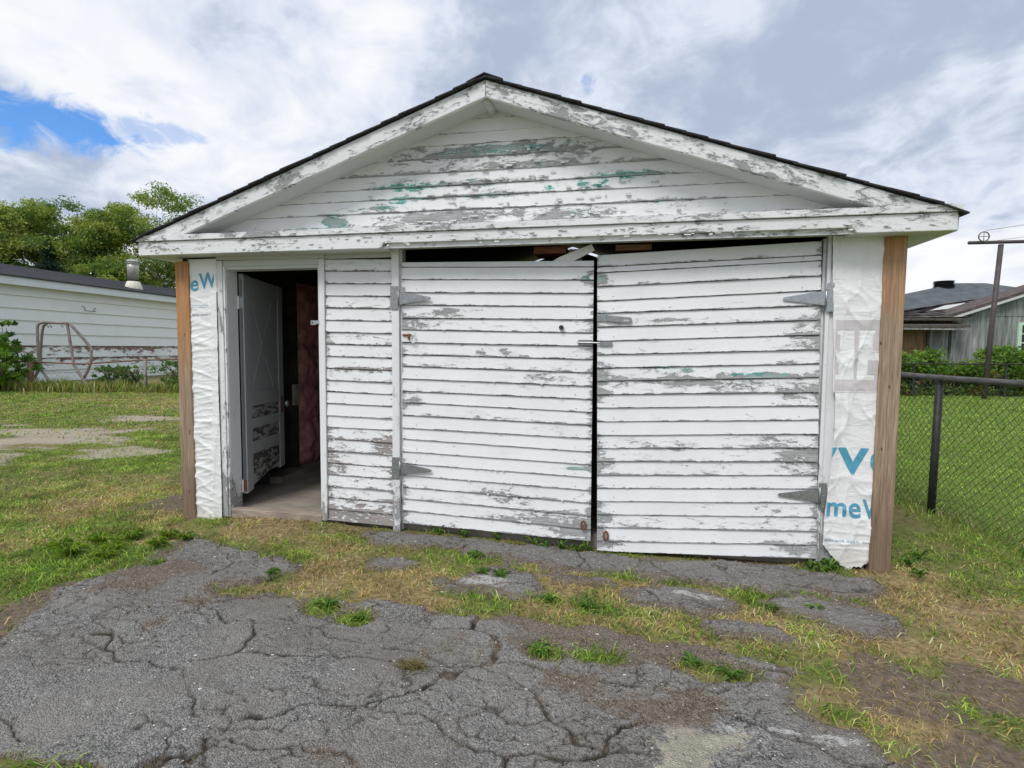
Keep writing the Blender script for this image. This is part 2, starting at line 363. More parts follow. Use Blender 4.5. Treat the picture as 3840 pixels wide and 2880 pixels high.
# ------------------------------------------------------------------ terrain and driveway fields (metres)
MAIN = [(-2.28,-1.96),(-2.46,-1.61),(-2.52,-1.34),(-2.45,-1.18),(-2.53,-0.78),(-2.46,-0.46),(-2.18,-0.55),(-1.85,-0.63),(-1.42,-0.71),(-1.28,-0.88),(-1.43,-1.10),(-1.59,-1.27),(-1.50,-1.34),(-1.19,-1.26),(-0.92,-1.21),(-0.50,-1.18),(-0.17,-1.25),(0.32,-1.22),(0.64,-1.25),(1.04,-1.26),(1.28,-1.28),(1.54,-1.28),(1.69,-1.33),(1.57,-1.48),(1.59,-1.66),(1.72,-1.78),(1.84,-1.95),(1.98,-2.3),(2.1,-2.8),(2.2,-3.6),(-2.1,-3.6),(-2.0,-3.1),(-2.05,-2.5)]
S1 = [(-1.26,-0.14),(-0.97,-0.02),(-0.40,0.00),(0.12,-0.04),(0.57,-0.04),(0.97,-0.09),(1.48,-0.06),(1.90,-0.05),(2.05,-0.14),(2.36,-0.22),(2.33,-0.37),(2.06,-0.46),(1.67,-0.41),(1.25,-0.39),(0.81,-0.42),(0.34,-0.40),(-0.16,-0.34),(-0.69,-0.32),(-1.07,-0.31)]
S2 = [(-0.34,-0.82),(-0.08,-0.65),(0.17,-0.67),(0.25,-0.83),(0.07,-0.90),(-0.25,-0.90)]
S3 = [(0.87,-0.66),(1.23,-0.58),(1.38,-0.71),(1.15,-0.82),(0.89,-0.81)]
S4 = [(1.70,-0.64),(1.94,-0.52),(2.14,-0.60),(2.22,-0.75),(2.04,-0.87),(1.81,-0.79)]
S5 = [(1.95,-1.23),(2.06,-1.19),(2.12,-1.25),(2.01,-1.32)]
S6 = [(-.95,-.62),(-.55,-.55),(-.50,-.66),(-.9,-.75)]
S7 = [(.35,-.55),(.72,-.52),(.78,-.62),(.4,-.66)]
S8 = [(1.25,-.98),(1.62,-.95),(1.7,-1.06),(1.3,-1.1)]
CONC = [(0.94,-1.86),(1.09,-1.86),(1.33,-1.87),(1.22,-2.00),(1.15,-2.09),(1.2,-2.3),(1.05,-2.45),(0.9,-2.3)]
WHITE = [(1.24,-1.88,0.11,0.03),(1.60,-1.86,0.12,0.04),(1.43,-1.85,0.09,0.02),(-0.05,-0.79,0.23,0.11),(1.72,-1.49,0.08,0.03),(1.23,-0.65,0.20,0.05)]
SAND = [(-8.15,2.95,1.5,1.5),(-6.31,2.2,0.85,.75),(-7.2,1.64,.9,.5),(-8.66,5.0,1.3,.6),(-9.6,3.6,1.4,.8)]
SOIL = [(-2.40,-1.78,0.22,0.25),(-2.48,-1.48,0.14,0.16),(2.1,-2.0,0.40,0.36),(1.99,-1.41,0.29,0.30),(2.44,-1.31,0.25,0.28),(-3.36,0.39,0.31,0.37),(-2.31,0.11,0.32,0.16),(2.6,-2.1,.5,.5)]
DRYE = [(-1.13,-0.85,0.43,0.48),(-0.52,-0.93,0.46,0.34),(-2.08,-0.21,0.52,0.37),(0.54,-0.83,0.70,0.38),(1.45,-0.87,0.65,0.42),(1.99,-1.00,0.53,0.50),(2.56,-0.18,0.48,0.81),(2.67,-0.71,0.51,0.84),(-3.34,0.32,0.39,0.54),(1.87,-1.57,0.31,0.30),(1.93,0.04,0.65,0.11),(-4.03,0.32,0.67,0.81),(-9,8,6,1.5),(-5.5,4.5,1.5,1.6)]
GREENC = [(-1.39,-0.76,0.16,0.14),(-0.88,-1.33,0.12,0.10),(-0.62,-1.40,0.10,0.08),(0.36,-0.93,0.33,0.11),(0.66,-0.98,0.24,0.11),(-0.21,-0.41,0.18,0.10),(-0.01,-0.68,0.18,0.10),(1.08,-0.43,0.21,0.11),(0.70,-1.47,0.13,0.06),(0.42,-1.49,0.09,0.07),(1.21,-1.46,0.17,0.08),(0.87,-0.44,0.18,0.08),(2.12,-0.13,0.19,0.16),(0.40,-0.02,0.21,0.06),(-2.38,-1.04,0.25,0.3),(-2.93,-0.96,0.46,0.43),(-0.70,0.0,0.23,0.07),(-0.01,-0.95,0.22,0.09),(1.75,-0.62,0.33,0.14),(1.67,-1.64,0.14,0.10),(-1.30,-2.62,0.12,0.03),(-1.05,-2.60,0.08,0.025),(-1.47,-1.00,0.21,0.08),(-2.3,-2.11,0.19,0.10)]
def ell(x, y, L, jit=.25, seed=5):
    q = (fbm(x*5, y*5, seed, 3)-.5)*2*jit*2
    m = np.full(np.shape(x), -9.0)
    for cx, cy, rx, ry in L:
        m = np.maximum(m, 1-np.hypot((x-cx)/rx, (y-cy)/ry))
    return m+q
def polysd(x, y, poly):                    # signed distance, positive inside
    P = np.array(poly); d2 = np.full(np.shape(x), 1e9); ins = np.zeros(np.shape(x), bool)
    for i in range(len(P)):
        a, b = P[i], P[(i+1) % len(P)]; ab = b-a
        tt = np.clip(((x-a[0])*ab[0]+(y-a[1])*ab[1])/(ab@ab), 0, 1)
        d2 = np.minimum(d2, (x-a[0]-tt*ab[0])**2+(y-a[1]-tt*ab[1])**2)
        c = ((a[1] > y) != (b[1] > y)) & (x < (b[0]-a[0])*(y-a[1])/(b[1]-a[1]+1e-12)+a[0]); ins ^= c
    return np.where(ins, 1, -1)*np.sqrt(d2)
def asph_mask(x, y):
    q = (fbm(x*4, y*4, 61, 5)-.5)*.24+(fbm(x*15, y*15, 66, 4)-.5)*.10
    m = np.full(np.shape(x), -9.0)
    for P_, gr_ in ((MAIN, .02), (S1, .03), (S2, .07), (S3, .08), (S4, .07), (S5, .03), (S6, .03), (S7, .03), (S8, .03)): m = np.maximum(m, polysd(x, y, P_)+gr_)
    m = m+q
    g = ell(x, y, GREENC[1:3]+GREENC[8:11]+GREENC[15:17]+GREENC[19:22], .25, 77)
    return np.minimum(m, -g*.12+.01)
def gh(x, y):                               # ground height
    x = np.asarray(x, float); y = np.asarray(y, float)
    h = -.095+.02*np.cos((x+1.2)*.9)*np.exp(-(y+.5)**2/4)
    h = h+.045*np.exp(-((x+2.1)/.6)**2-((y+.05)/.35)**2)
    h = h-.02*np.exp(-((x-.7)/.8)**2-((y+.1)/.5)**2)
    h = h+.24*sstep(x, 2.8, 6)*sstep(y, 2.5, 13)+.10*sstep(-x, 3, 12)*sstep(y, 3, 12)
    h = h+(fbm(x*.7, y*.7, 3, 3)-.5)*.07*sstep(np.hypot(x, y+1), .6, 3)+(fbm(x*3, y*3, 9, 3)-.5)*.025
    return h
def sp(lo, hi, a, b, step, far):            # dense between a and b, geometric outward
    c = list(np.arange(a, b+1e-6, step)); s = step
    while c[-1] < hi: s *= far; c.append(c[-1]+s)
    s = step; pre = []
    x = a
    while x > lo: s *= far; x -= s; pre.append(x)
    return np.array(pre[::-1]+c)
gx, gy = np.meshgrid(sp(-400, 400, -5, 5, .05, 1.13), sp(-300, 600, -3.6, 2.0, .05, 1.13))
gz = gh(gx, gy); gz = gz-.012*(asph_mask(gx, gy) > .02)
inside = (gx > -2.9) & (gx < 2.5) & (gy > .06) & (gy < 6.2); gz = np.where(inside, np.minimum(gz, -.12), gz)
ny, nx = gx.shape; idx = np.arange(ny*nx).reshape(ny, nx)
Q = np.stack([idx[:-1, :-1], idx[:-1, 1:], idx[1:, 1:], idx[1:, :-1]], -1).reshape(-1, 4)
def fields(x, y):
    sand = ell(x, y, SAND, .15, 21)+(fbm(x*1.5, y*2.4, 27, 5)-.5)*3.0-.2; soil = ell(x, y, SOIL, .25, 33)
    ny_ = np.clip(fbm(x*1.1, y*1.1, 41, 4)-.5, -.5, .5)
    dirt = np.clip(np.maximum(sand, soil)*1.6+.35, 0, 1)
    near = sstep(asph_mask(x, y), -.25, -.02)
    dry = np.clip(ell(x, y, DRYE, .3, 12)*1.5+.25+ny_*1.6, 0, 1)
    grn = np.clip(ell(x, y, GREENC, .45, 15)*1.1+.35, 0, 1)
    rightlawn = sstep(x, 3.2, 3.9)
    dry = np.clip(np.maximum(dry, .38+ny_*1.2)*(1-grn)*(1-.92*rightlawn), 0, 1)
    return dict(lush=rightlawn, dirt=dirt*(1-rightlawn), dry=dry, sand=np.clip(sand*2+.5, 0, 1))
FLD = fields(gx.ravel(), gy.ravel())
ground = np_mesh('ground', np.stack([gx, gy, gz], -1).reshape(-1, 3), quads=Q, mat=GROUND, attrs=FLD, smooth=True); tag(ground, kind='structure')

# driveway: pieces of broken asphalt, each an object, over one bed
RES = .008
ax = np.arange(-2.75, 2.55, RES); ay = np.arange(-3.2, .03, RES); X, Y = np.meshgrid(ax, ay)
MK = asph_mask(X, Y)
wx = X+(fbm(X*2.2, Y*2.2, 101, 4)-.5)*.55+(fbm(X*14, Y*14, 104, 4)-.5)*.07
wy = Y+(fbm(X*1.6, Y*1.6, 202, 4)-.5)*.40+(fbm(X*14, Y*14, 205, 4)-.5)*.05
seeds = []
yy = -3.5; row = 0
while yy < .3:
    xx = -3.2+(row % 2)*.3
    while xx < 3:
        seeds.append((xx+rng.uniform(-.35, .35), yy+rng.uniform(-.10, .10))); xx += rng.uniform(.7, 1.5)
    yy += rng.uniform(.20, .30); row += 1
seeds = np.array(seeds); AN = np.array([1.0, 2.3])
d1 = np.full(X.shape, 1e9); d2_ = np.full(X.shape, 1e9); l1 = np.zeros(X.shape, int); l2 = np.zeros(X.shape, int)
for k, s_ in enumerate(seeds):
    dd = ((wx-s_[0])*AN[0])**2+((wy-s_[1])*AN[1])**2
    c = dd < d1; c2 = (~c) & (dd < d2_)
    d2_ = np.where(c, d1, np.where(c2, dd, d2_)); l2 = np.where(c, l1, np.where(c2, k, l2))
    d1 = np.where(c, dd, d1); l1 = np.where(c, k, l1)
sep = np.linalg.norm((seeds[l1]-seeds[l2])*AN, axis=-1)+1e-6
edge = (d2_-d1)/(2*sep)*.6
wid = .0025+.0095*np.clip((fbm(X*1.6, Y*1.6, 303, 4)-.42)*3.2, 0, 1)
crack = 1-sstep(edge, wid*.5, wid+.006)
crack *= sstep(fbm(X*2.6, Y*2.6, 404, 4), .33, .44)
# finer crazing inside the slabs
def crazing(sc_, seed, lo, hi):
    u = X*sc_+(fbm(X*5, Y*5, seed, 4)-.5)*1.6; v = Y*sc_*2.3+(fbm(X*5, Y*5, seed+9, 4)-.5)*1.6; iu, iv = np.floor(u), np.floor(v)
    e1 = np.full(X.shape, 9.0); e2 = np.full(X.shape, 9.0)
    for a in (-1, 0, 1):
        for b in (-1, 0, 1):
            q = np.hypot(iu+a+_h(iu+a, iv+b, seed)-u, iv+b+_h(iu+a, iv+b, seed+5)-v); c = q < e1
            e2 = np.where(c, e1, np.minimum(e2, q)); e1 = np.where(c, q, e1)
    return (1-sstep(e2-e1, .0, .055))*sstep(fbm(X*1.7, Y*1.7, seed+20, 3), lo, hi)
craze = np.maximum(crazing(3.6, 611, .40, .54), crazing(8.0, 733, .45, .6))
crack = np.maximum(crack, craze*.8)*(1-.9*np.clip(polysd(X, Y, CONC)*9+.5, 0, 1))
GZ = gh(X, Y)
blk = _h(l1.astype(float), l1*0.0, 9)-.5
AZ = GZ+.004+.016*sstep(MK, 0, .07)-.03*(1-sstep(MK, -.03, .015))+blk*.007-.014*crack+(fbm(X*6, Y*6, 71, 4)-.5)*.022+(vn(X*60, Y*60, 72)-.5)*.005+(vn(X*28, Y*28, 73)-.5)*.005
conc = np.clip(polysd(X, Y, CONC)*6+.35, 0, 1)
white = np.clip(ell(X, Y, WHITE, .1, 91)*1.5+.1, 0, .75)
adirt = np.clip(1-sstep(MK, 0, .12)+.9*(fbm(X*1.9, Y*1.9, 505, 4)-.56)*5*(fbm(X*1.9, Y*1.9, 505, 4) > .56)+crack*.4, 0, 1)
bed_x, bed_y = np.meshgrid(np.linspace(-2.0, 2.2, 60), np.linspace(-9, -3.19, 80))
bz = gh(bed_x, bed_y)+.012; bi = np.arange(bed_x.size).reshape(bed_x.shape)
driveway = np_mesh('driveway', np.stack([bed_x, bed_y, bz], -1).reshape(-1, 3), quads=np.stack([bi[:-1, :-1], bi[:-1, 1:], bi[1:, 1:], bi[1:, :-1]], -1).reshape(-1, 4), mat=ASPH, smooth=True); tag(driveway, kind='structure')
n_y, n_x = X.shape; vid = np.arange(n_y*n_x).reshape(n_y, n_x)
qs = np.stack([vid[:-1, :-1], vid[:-1, 1:], vid[1:, 1:], vid[1:, :-1]], -1).reshape(-1, 4)
ok = (MK[:-1, :-1] > -.035).ravel(); ql = l1[:-1, :-1].ravel(); VV = np.stack([X, Y, AZ], -1).reshape(-1, 3)
for k in np.unique(ql[ok]):
    f = qs[ok & (ql == k)]
    if len(f) < 60: continue
    u, inv = np.unique(f, return_inverse=True)
    np_mesh('asphalt_slab', VV[u], quads=inv.reshape(-1, 4), mat=ASPH, parent=driveway, smooth=True,
            attrs=dict(crack=crack.ravel()[u], conc=conc.ravel()[u], white=white.ravel()[u], dirt=adirt.ravel()[u]))
del VV, qs, wx, wy, d1, d2_

# ------------------------------------------------------------------ the garage
garage = thing('garage', 'white clapboard garage with peeling paint, double swing doors and an open side door', 'garage', (-.2, 0, -.1))
GI = Matrix.Translation((.2, 0, .1))        # parts are written in world metres
def gb(mb, name, mat, parent=None, **kw):
    p = parent or garage
    o = mb.build(name, mat, p, **kw)
    if p is garage: o.matrix_parent_inverse = GI
    return o
AX, AZB, AZT, S_ = -.214, 3.1507, 3.268, .348     # apex x, rake underside and top, slope
XL, XR, FY = -3.133, 2.745, -.20
# walls (three sides) and interior lining
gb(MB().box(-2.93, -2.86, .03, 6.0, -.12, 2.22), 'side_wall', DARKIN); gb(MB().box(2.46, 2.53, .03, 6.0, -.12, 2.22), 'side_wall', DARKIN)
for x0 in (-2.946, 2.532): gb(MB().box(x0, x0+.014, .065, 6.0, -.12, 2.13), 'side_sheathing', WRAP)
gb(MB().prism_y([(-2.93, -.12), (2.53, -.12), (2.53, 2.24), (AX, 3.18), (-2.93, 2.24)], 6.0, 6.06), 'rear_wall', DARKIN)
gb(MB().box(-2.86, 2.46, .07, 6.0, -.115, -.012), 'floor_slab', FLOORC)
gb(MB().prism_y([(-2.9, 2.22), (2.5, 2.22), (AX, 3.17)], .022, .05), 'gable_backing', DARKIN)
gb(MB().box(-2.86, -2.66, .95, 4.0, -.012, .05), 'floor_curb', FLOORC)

# clapboards: board between two lines, lapped
BLOBS = [(-.57,1.67,.22,.035,.55,.5),(.24,1.175,.34,.05,.5,.0),(-.3,1.37,.05,.02,.5,0),(-.1,1.37,.05,.02,.5,0),(.2,.11,.4,.05,.45,.2),(.45,.03,.22,.05,.6,.5),(-.83,.99,.07,.04,.7,0),
 (.44,.5,.13,.02,.6,1),(-.62,.62,.28,.04,.33,0),(.3,.8,.3,.03,.3,.5),(-.8,1.6,.15,.05,.35,.4),(-.1,.28,.2,.06,.3,.1),(.5,1.9,.05,.04,.8,.9),(.6,1.9,.06,.03,.8,.9),
 (1.3,1.16,.75,.04,.48,.1),(1.92,1.08,.14,.05,.75,0),(1.96,.65,.1,.07,.7,.1),(1.97,.02,.18,.05,.75,.1),(.64,1.2,.05,.08,.5,.5),(.63,1.05,.06,.05,.6,.3),(.64,.55,.08,.05,.5,.2),(.64,.15,.07,.06,.6,.5),(.7,-.05,.15,.04,.55,.4),
 (1.7,1.22,.25,.03,.4,1),(1.1,1.25,.2,.03,.3,.9),(1.95,1.5,.12,.15,.3,0),(1.9,.3,.3,.04,.4,0),(1.1,1.6,.5,.012,.5,0),(1.8,.78,.2,.06,.3,0),(.95,.72,.3,.03,.3,.3),
 (-1.1,.60,.1,.06,.6,0),(-1.3,.01,.35,.05,.65,0),(-1.5,.5,.1,.08,.4,0),(-1.25,1.22,.3,.02,.4,0),
 (-.14,2.86,.5,.045,.62,.75),(-1.5,2.38,.12,.06,.6,.9),(-1.75,2.32,.15,.03,.45,.9),(.46,2.585,.06,.04,.6,.9),(.6,2.58,.1,.035,.5,.9),(.25,2.57,.1,.03,.4,.9),(-.35,2.63,.55,.05,.45,.4),(-.9,2.62,.3,.05,.35,.9),
 (-.55,2.39,.6,.045,.72,.2),(.3,2.38,.35,.045,.62,.3),(-.3,2.53,.6,.03,.5,.5),(.75,2.63,.3,.04,.4,.8),(-1.1,2.48,.35,.03,.45,.6),(1.0,2.42,.4,.04,.3,.5),(.1,2.74,.5,.03,.35,.4),(-.9,2.53,.2,.04,.3,1)]
def wear_at(x, z, k=1.0):
    wv = 0
    for cx, cz, rx, rz, a, tt in BLOBS:
        q = ((x-cx)/rx)**2+((z-cz)/rz)**2
        if q < 4: wv = max(wv, a*math.exp(-q*.8))
    return wv
def teal_at(x, z):
    tv = 0
    for cx, cz, rx, rz, a, tt in BLOBS:
        q = ((x-cx)/rx)**2+((z-cz)/rz)**2
        if q < 4: tv = max(tv, tt*math.exp(-q*.8))
    return tv
def plank(parent, xl, xr, zb, zt, y0, mat, base, endwear=.0, sk=0.0, gap=.0050, tealb=0.0, proj=.0135):
    """xl, xr: functions of z; zb, zt: (left, right) heights of the lower and upper line"""
    mb = MB(); nx_ = max(6, int((xr(zb[1])-xl(zb[0]))/.022)); wv = []; tv = []
    prof = [(0.0, .004), (0.0, -proj), (.035, -proj-.001), (.12, -proj+.0005), (.35, -proj*.72), (.65, -proj*.45), (.97, -proj*.16), (1.005, -.001)]
    off = random.uniform(-.0015, .0015); ph = random.uniform(0, 50); rows = []
    lw = random.uniform(-.12, .16)
    for (fz, fy) in prof:
        rowp = []
        for i in range(nx_+1):
            u = i/nx_; b0 = zb[0]+(zb[1]-zb[0])*u+gap; t0 = zt[0]+(zt[1]-zt[0])*u
            z = b0+(t0-b0)*fz
            x0, x1 = xl(z), xr(z); x = x0+(x1-x0)*u
            if fz < .05: z += mnoise.noise(Vector((x*9, ph, zb[0])))*.0022+mnoise.noise(Vector((x*40, ph, 3)))*.0012
            y = y0+fy+off+mnoise.noise(Vector((x*1.7, ph, 9)))*.0016*(1 if fy < 0 else 0)
            rowp.append((x, y, z))
            e = max(0, 1-min(u, 1-u)*(x1-x0)/.06)*endwear
            ed = .36 if fz <= .035 else (.10 if fz < .2 else (.14 if fz > .99 else 0))
            ed += .06*max(0, 1-max(z, 0)/.8)*(z < 2.2)
            wv.append(base+lw+wear_at(x, z)+e+ed); tv.append(tealb+teal_at(x, z))
        rows.append(rowp)
    mb.grid(np.array(rows))
    n1_ = nx_+1; L = len(prof)
    mb.f.append(tuple(j*n1_ for j in range(L))); mb.f.append(tuple(j*n1_+nx_ for j in range(L-1, -1, -1)))
    me = bpy.data.meshes.new('plank'); me.from_pydata(mb.v, [], mb.f); me.update(); me.materials.append(mat)
    for nm, a in (('wear', wv), ('teal', tv)):
        at = me.attributes.new(nm, 'FLOAT', 'POINT'); at.data.foreach_set('value', a)
    o = bpy.data.objects.new('plank', me); COL.objects.link(o); o.parent = parent
    if parent is garage: o.matrix_parent_inverse = GI
    return o
# gable
lines = [2.235, 2.329, 2.435, 2.534, 2.619, 2.717, 2.822, 2.917, 3.000, 3.095, 3.19]
def hw(z): return max(.03, (3.20-z)/S_)
for k in range(10):
    zb, zt = lines[k], lines[k+1]
    plank(garage, lambda z: max(-2.9, AX-hw(z)), lambda z: min(2.5, AX+hw(z)), (zb, zb), (zt, zt), .018, P_SIDE, .12 if k < 7 else -.02, .1, tealb=.25, gap=.003 if k < 5 else .0012, proj=.0115 if k < 5 else .008)
# fixed panel between the doors
gb(MB().box(-1.6, -1.0, .0165, .05, -.05, 2.16), 'panel_backing', DARKIN)
pl = [2.091,1.996,1.898,1.801,1.705,1.606,1.510,1.414,1.317,1.220,1.122,1.028,.934,.836,.742,.642,.543,.443,.348,.253,.156,.063,-.035]
plank(garage, lambda z: -1.588, lambda z: -1.008, (2.091, 2.091), (2.165, 2.165), .014, P_CLEAN, .1)
for k in range(len(pl)-1):
    plank(garage, lambda z: -1.585, lambda z: -1.010, (pl[k+1]+random.uniform(-.003, .003), pl[k+1]-.012), (pl[k], pl[k]-.012), .014, P_PANEL, .14+.08*(k > 14), .2)
# swing doors
NAIL = MB().lathe((0, 0, 0), [(.0035, 0), (.003, .0012)], 7).build('nail', IRON); COL.objects.unlink(NAIL)
def door(name, xl, xr, L, R_, y0, label):
    mb = MB(); t0, t1, b0, b1 = L[0]-.012, R_[0]-.012, L[-1]+.012, R_[-1]+.012
    mb.add([(xl(b0), y0+.006, b0), (xr(b1), y0+.006, b1), (xr(t1), y0+.006, t1), (xl(t0), y0+.006, t0)] +
           [(xl(b0), y0+.045, b0), (xr(b1), y0+.045, b1), (xr(t1), y0+.045, t1), (xl(t0), y0+.045, t0)],
           [(0, 1, 2, 3), (7, 6, 5, 4), (0, 4, 5, 1), (1, 5, 6, 2), (2, 6, 7, 3), (3, 7, 4, 0)])
    o = gb(mb, name, DARKIN)
    for k in range(len(L)-1):
        pk = plank(o, lambda z: xl(z)+random.uniform(0, .0), lambda z: xr(z), (L[k+1], R_[k+1]), (L[k], R_[k]), y0, P_SIDE, .06, .34, tealb=.10)
    for fx in (.08, .92) if name else ():
        for k in range(1, len(L)-1):
            if random.random() < .25: continue
            u = fx+random.uniform(-.004, .004); x = xl(L[k])+(xr(R_[k])-xl(L[k]))*u; z = L[k+1]+(R_[k+1]-L[k+1])*u+.03+random.uniform(-.004, .004)
            q = NAIL.copy(); COL.objects.link(q); q.parent = o; q.matrix_basis = Matrix.Translation((x, y0-.0125, z)) @ Matrix.Rotation(math.pi/2, 4, 'X')
    if label: o['label'] = label
    return o
LL = [2.052,2.012,1.917,1.817,1.720,1.619,1.528,1.429,1.335,1.243,1.145,1.047,.959,.857,.756,.669,.568,.472,.379,.284,.189,.092,-.011]
LR = [2.029,1.982,1.887,1.791,1.694,1.601,1.504,1.408,1.311,1.213,1.116,1.019,.923,.827,.728,.629,.533,.438,.340,.245,.148,.047,-.043]
RL = [2.065,1.979,1.936,1.837,1.733,1.646,1.545,1.445,1.346,1.249,1.155,1.055,.957,.857,.756,.660,.562,.460,.362,.266,.167,.070,-.033,-.110]
RR = [2.120,2.025,1.988,1.888,1.790,1.689,1.593,1.493,1.394,1.299,1.207,1.107,1.015,.917,.822,.726,.631,.538,.444,.346,.247,.148,.053,-.045]
door_l = door('garage_door', lambda z: -.928, lambda z: .548+.008*(2-z)/2, LL, LR, .004, 'sagging garage door with dark gap above it and the slide bolt')
door_r = door('garage_door', lambda z: .573+.016*(2-z), lambda z: 2.052+.022*(2.1-z), RL, RR, -.004, 'garage door with the loose hasp and split top board')

# fascia with raised middle, crown strip, soffits
def fw_attr(b=0): return {'wear': lambda x, y, z: b+.25*mnoise.noise(Vector((x*1.3, z*6, 2))), 'teal': lambda x, y, z: 0}
def strip_prism(x0, x1, zb, zt, y0, y1, n=120):
    """long board with many cross-cuts so its edge can wander"""
    rows = []
    for (fz, y) in ((0, y1), (0, y0), (.03, y0-.002), (.97, y0-.002), (1, y0), (1, y1)):
        rows.append([(x, y, (zb(x) if callable(zb) else zb)*(1-fz)+zt*fz+(mnoise.noise(Vector((x*7, fz*3, 1)))*.0025 if y < y1 else 0)) for x in np.linspace(x0, x1, n)])
    mb = MB().grid(np.array(rows)); L = len(rows)
    mb.f.append(tuple(j*n for j in range(L))); mb.f.append(tuple(j*n+n-1 for j in range(L-1, -1, -1))); mb.f.append(tuple([(L-1)*n+i for i in (0, n-1)]+[n-1, 0]))
    return mb
def notch(x): return 2.129+.036*(sstep(np.array(x), -1.02, -.985)-sstep(np.array(x), 2.165, 2.20))
gb(strip_prism(XL, XR, notch, 2.235, FY, FY+.024, 300), 'fascia_board', P_FASC, attrs=fw_attr(.02))
gb(strip_prism(XL-.006, XR+.02, 2.240, 2.283, FY-.016, FY+.03, 200), 'crown_strip', P_FASC, attrs=fw_attr(.12))
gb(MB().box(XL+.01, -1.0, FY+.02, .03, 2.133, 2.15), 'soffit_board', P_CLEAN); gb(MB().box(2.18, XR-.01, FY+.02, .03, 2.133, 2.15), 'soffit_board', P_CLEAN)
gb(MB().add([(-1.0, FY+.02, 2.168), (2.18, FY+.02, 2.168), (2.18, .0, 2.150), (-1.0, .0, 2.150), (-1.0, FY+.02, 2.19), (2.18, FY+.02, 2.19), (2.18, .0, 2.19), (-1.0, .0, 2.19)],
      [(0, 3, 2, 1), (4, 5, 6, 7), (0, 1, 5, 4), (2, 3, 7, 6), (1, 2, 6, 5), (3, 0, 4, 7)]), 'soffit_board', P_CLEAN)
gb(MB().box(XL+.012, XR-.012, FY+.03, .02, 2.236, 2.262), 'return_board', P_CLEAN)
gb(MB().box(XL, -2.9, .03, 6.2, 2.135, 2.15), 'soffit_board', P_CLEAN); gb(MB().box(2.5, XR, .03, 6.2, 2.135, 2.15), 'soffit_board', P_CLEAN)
gb(MB().box(XL-.02, XL+.002, FY+.025, 6.2, 2.13, 2.225), 'eave_board', P_FASC); gb(MB().box(XR-.002, XR+.02, FY+.025, 6.2, 2.13, 2.225), 'eave_board', P_FASC)
# header inside the opening, blocks, broken lath
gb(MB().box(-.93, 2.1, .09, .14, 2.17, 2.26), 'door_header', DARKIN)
gb(MB().box(.097, .342, .05, .30, 2.099, 2.150), 'lumber_block', BLOCKR, bevel=.004); gb(MB().box(.70, .955, .05, .30, 2.104, 2.148), 'lumber_block', BLOCKB, bevel=.004)
gb(MB().box(.36, .455, .055, .10, 2.03, 2.125), 'lumber_block', PIECE)
lath = MB().prism_y([(.245, 2.030), (.40, 2.030), (.553, 2.103), (.547, 2.115), (.530, 2.146), (.30, 2.062)], -.006, .0135)
gb(lath, 'broken_lath', P_LATH)
# rake boards, slope soffits, ridge pole
def rake(sgn, mat):
    n = 150; rows = []; x1 = (XL if sgn < 0 else XR)
    for (fz, y) in ((0, FY+.022), (0, FY-.004), (.04, FY-.007), (.96, FY-.007), (1, FY-.004), (1, FY+.022)):
        r = []
        for i in range(n):
            x = AX+sgn*.002+(x1-AX)*i/(n-1); dx = abs(x-AX); zt_ = AZT-S_*dx; zb_ = max(AZB-S_*dx, 2.2845)
            zt_ = max(zt_, zb_+.003)
            z = zb_*(1-fz)+zt_*fz
            r.append((x, y, z+(mnoise.noise(Vector((x*8, fz, 5)))*.002 if fz < .5 and zb_ > 2.29 else 0)))
        rows.append(r)
    mb = MB().grid(np.array(rows)); L = len(rows)
    mb.f.append(tuple(j*n for j in range(L))); mb.f.append(tuple(j*n+n-1 for j in range(L-1, -1, -1)))
    gb(mb, 'rake_board', mat, attrs=fw_attr(.06))
    def zl(x): return AZB-S_*abs(x-AX)+.004
    xe = AX+sgn*2.68
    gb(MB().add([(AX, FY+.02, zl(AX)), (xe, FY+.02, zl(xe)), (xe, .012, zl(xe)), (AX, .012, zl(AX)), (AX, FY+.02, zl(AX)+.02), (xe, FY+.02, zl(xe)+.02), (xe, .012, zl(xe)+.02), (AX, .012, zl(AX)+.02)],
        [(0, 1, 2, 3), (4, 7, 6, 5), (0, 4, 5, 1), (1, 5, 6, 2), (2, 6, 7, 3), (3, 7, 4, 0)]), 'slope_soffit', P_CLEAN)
rake(-1, P_RAKEL); rake(1, P_RAKER)
rp = MB(); rp.tube([(AX, FY+.025, AZB-.008), (AX, .01, AZB-.008)], .033, 10); gb(rp, 'ridge_pole', P_CLEAN, smooth=True)
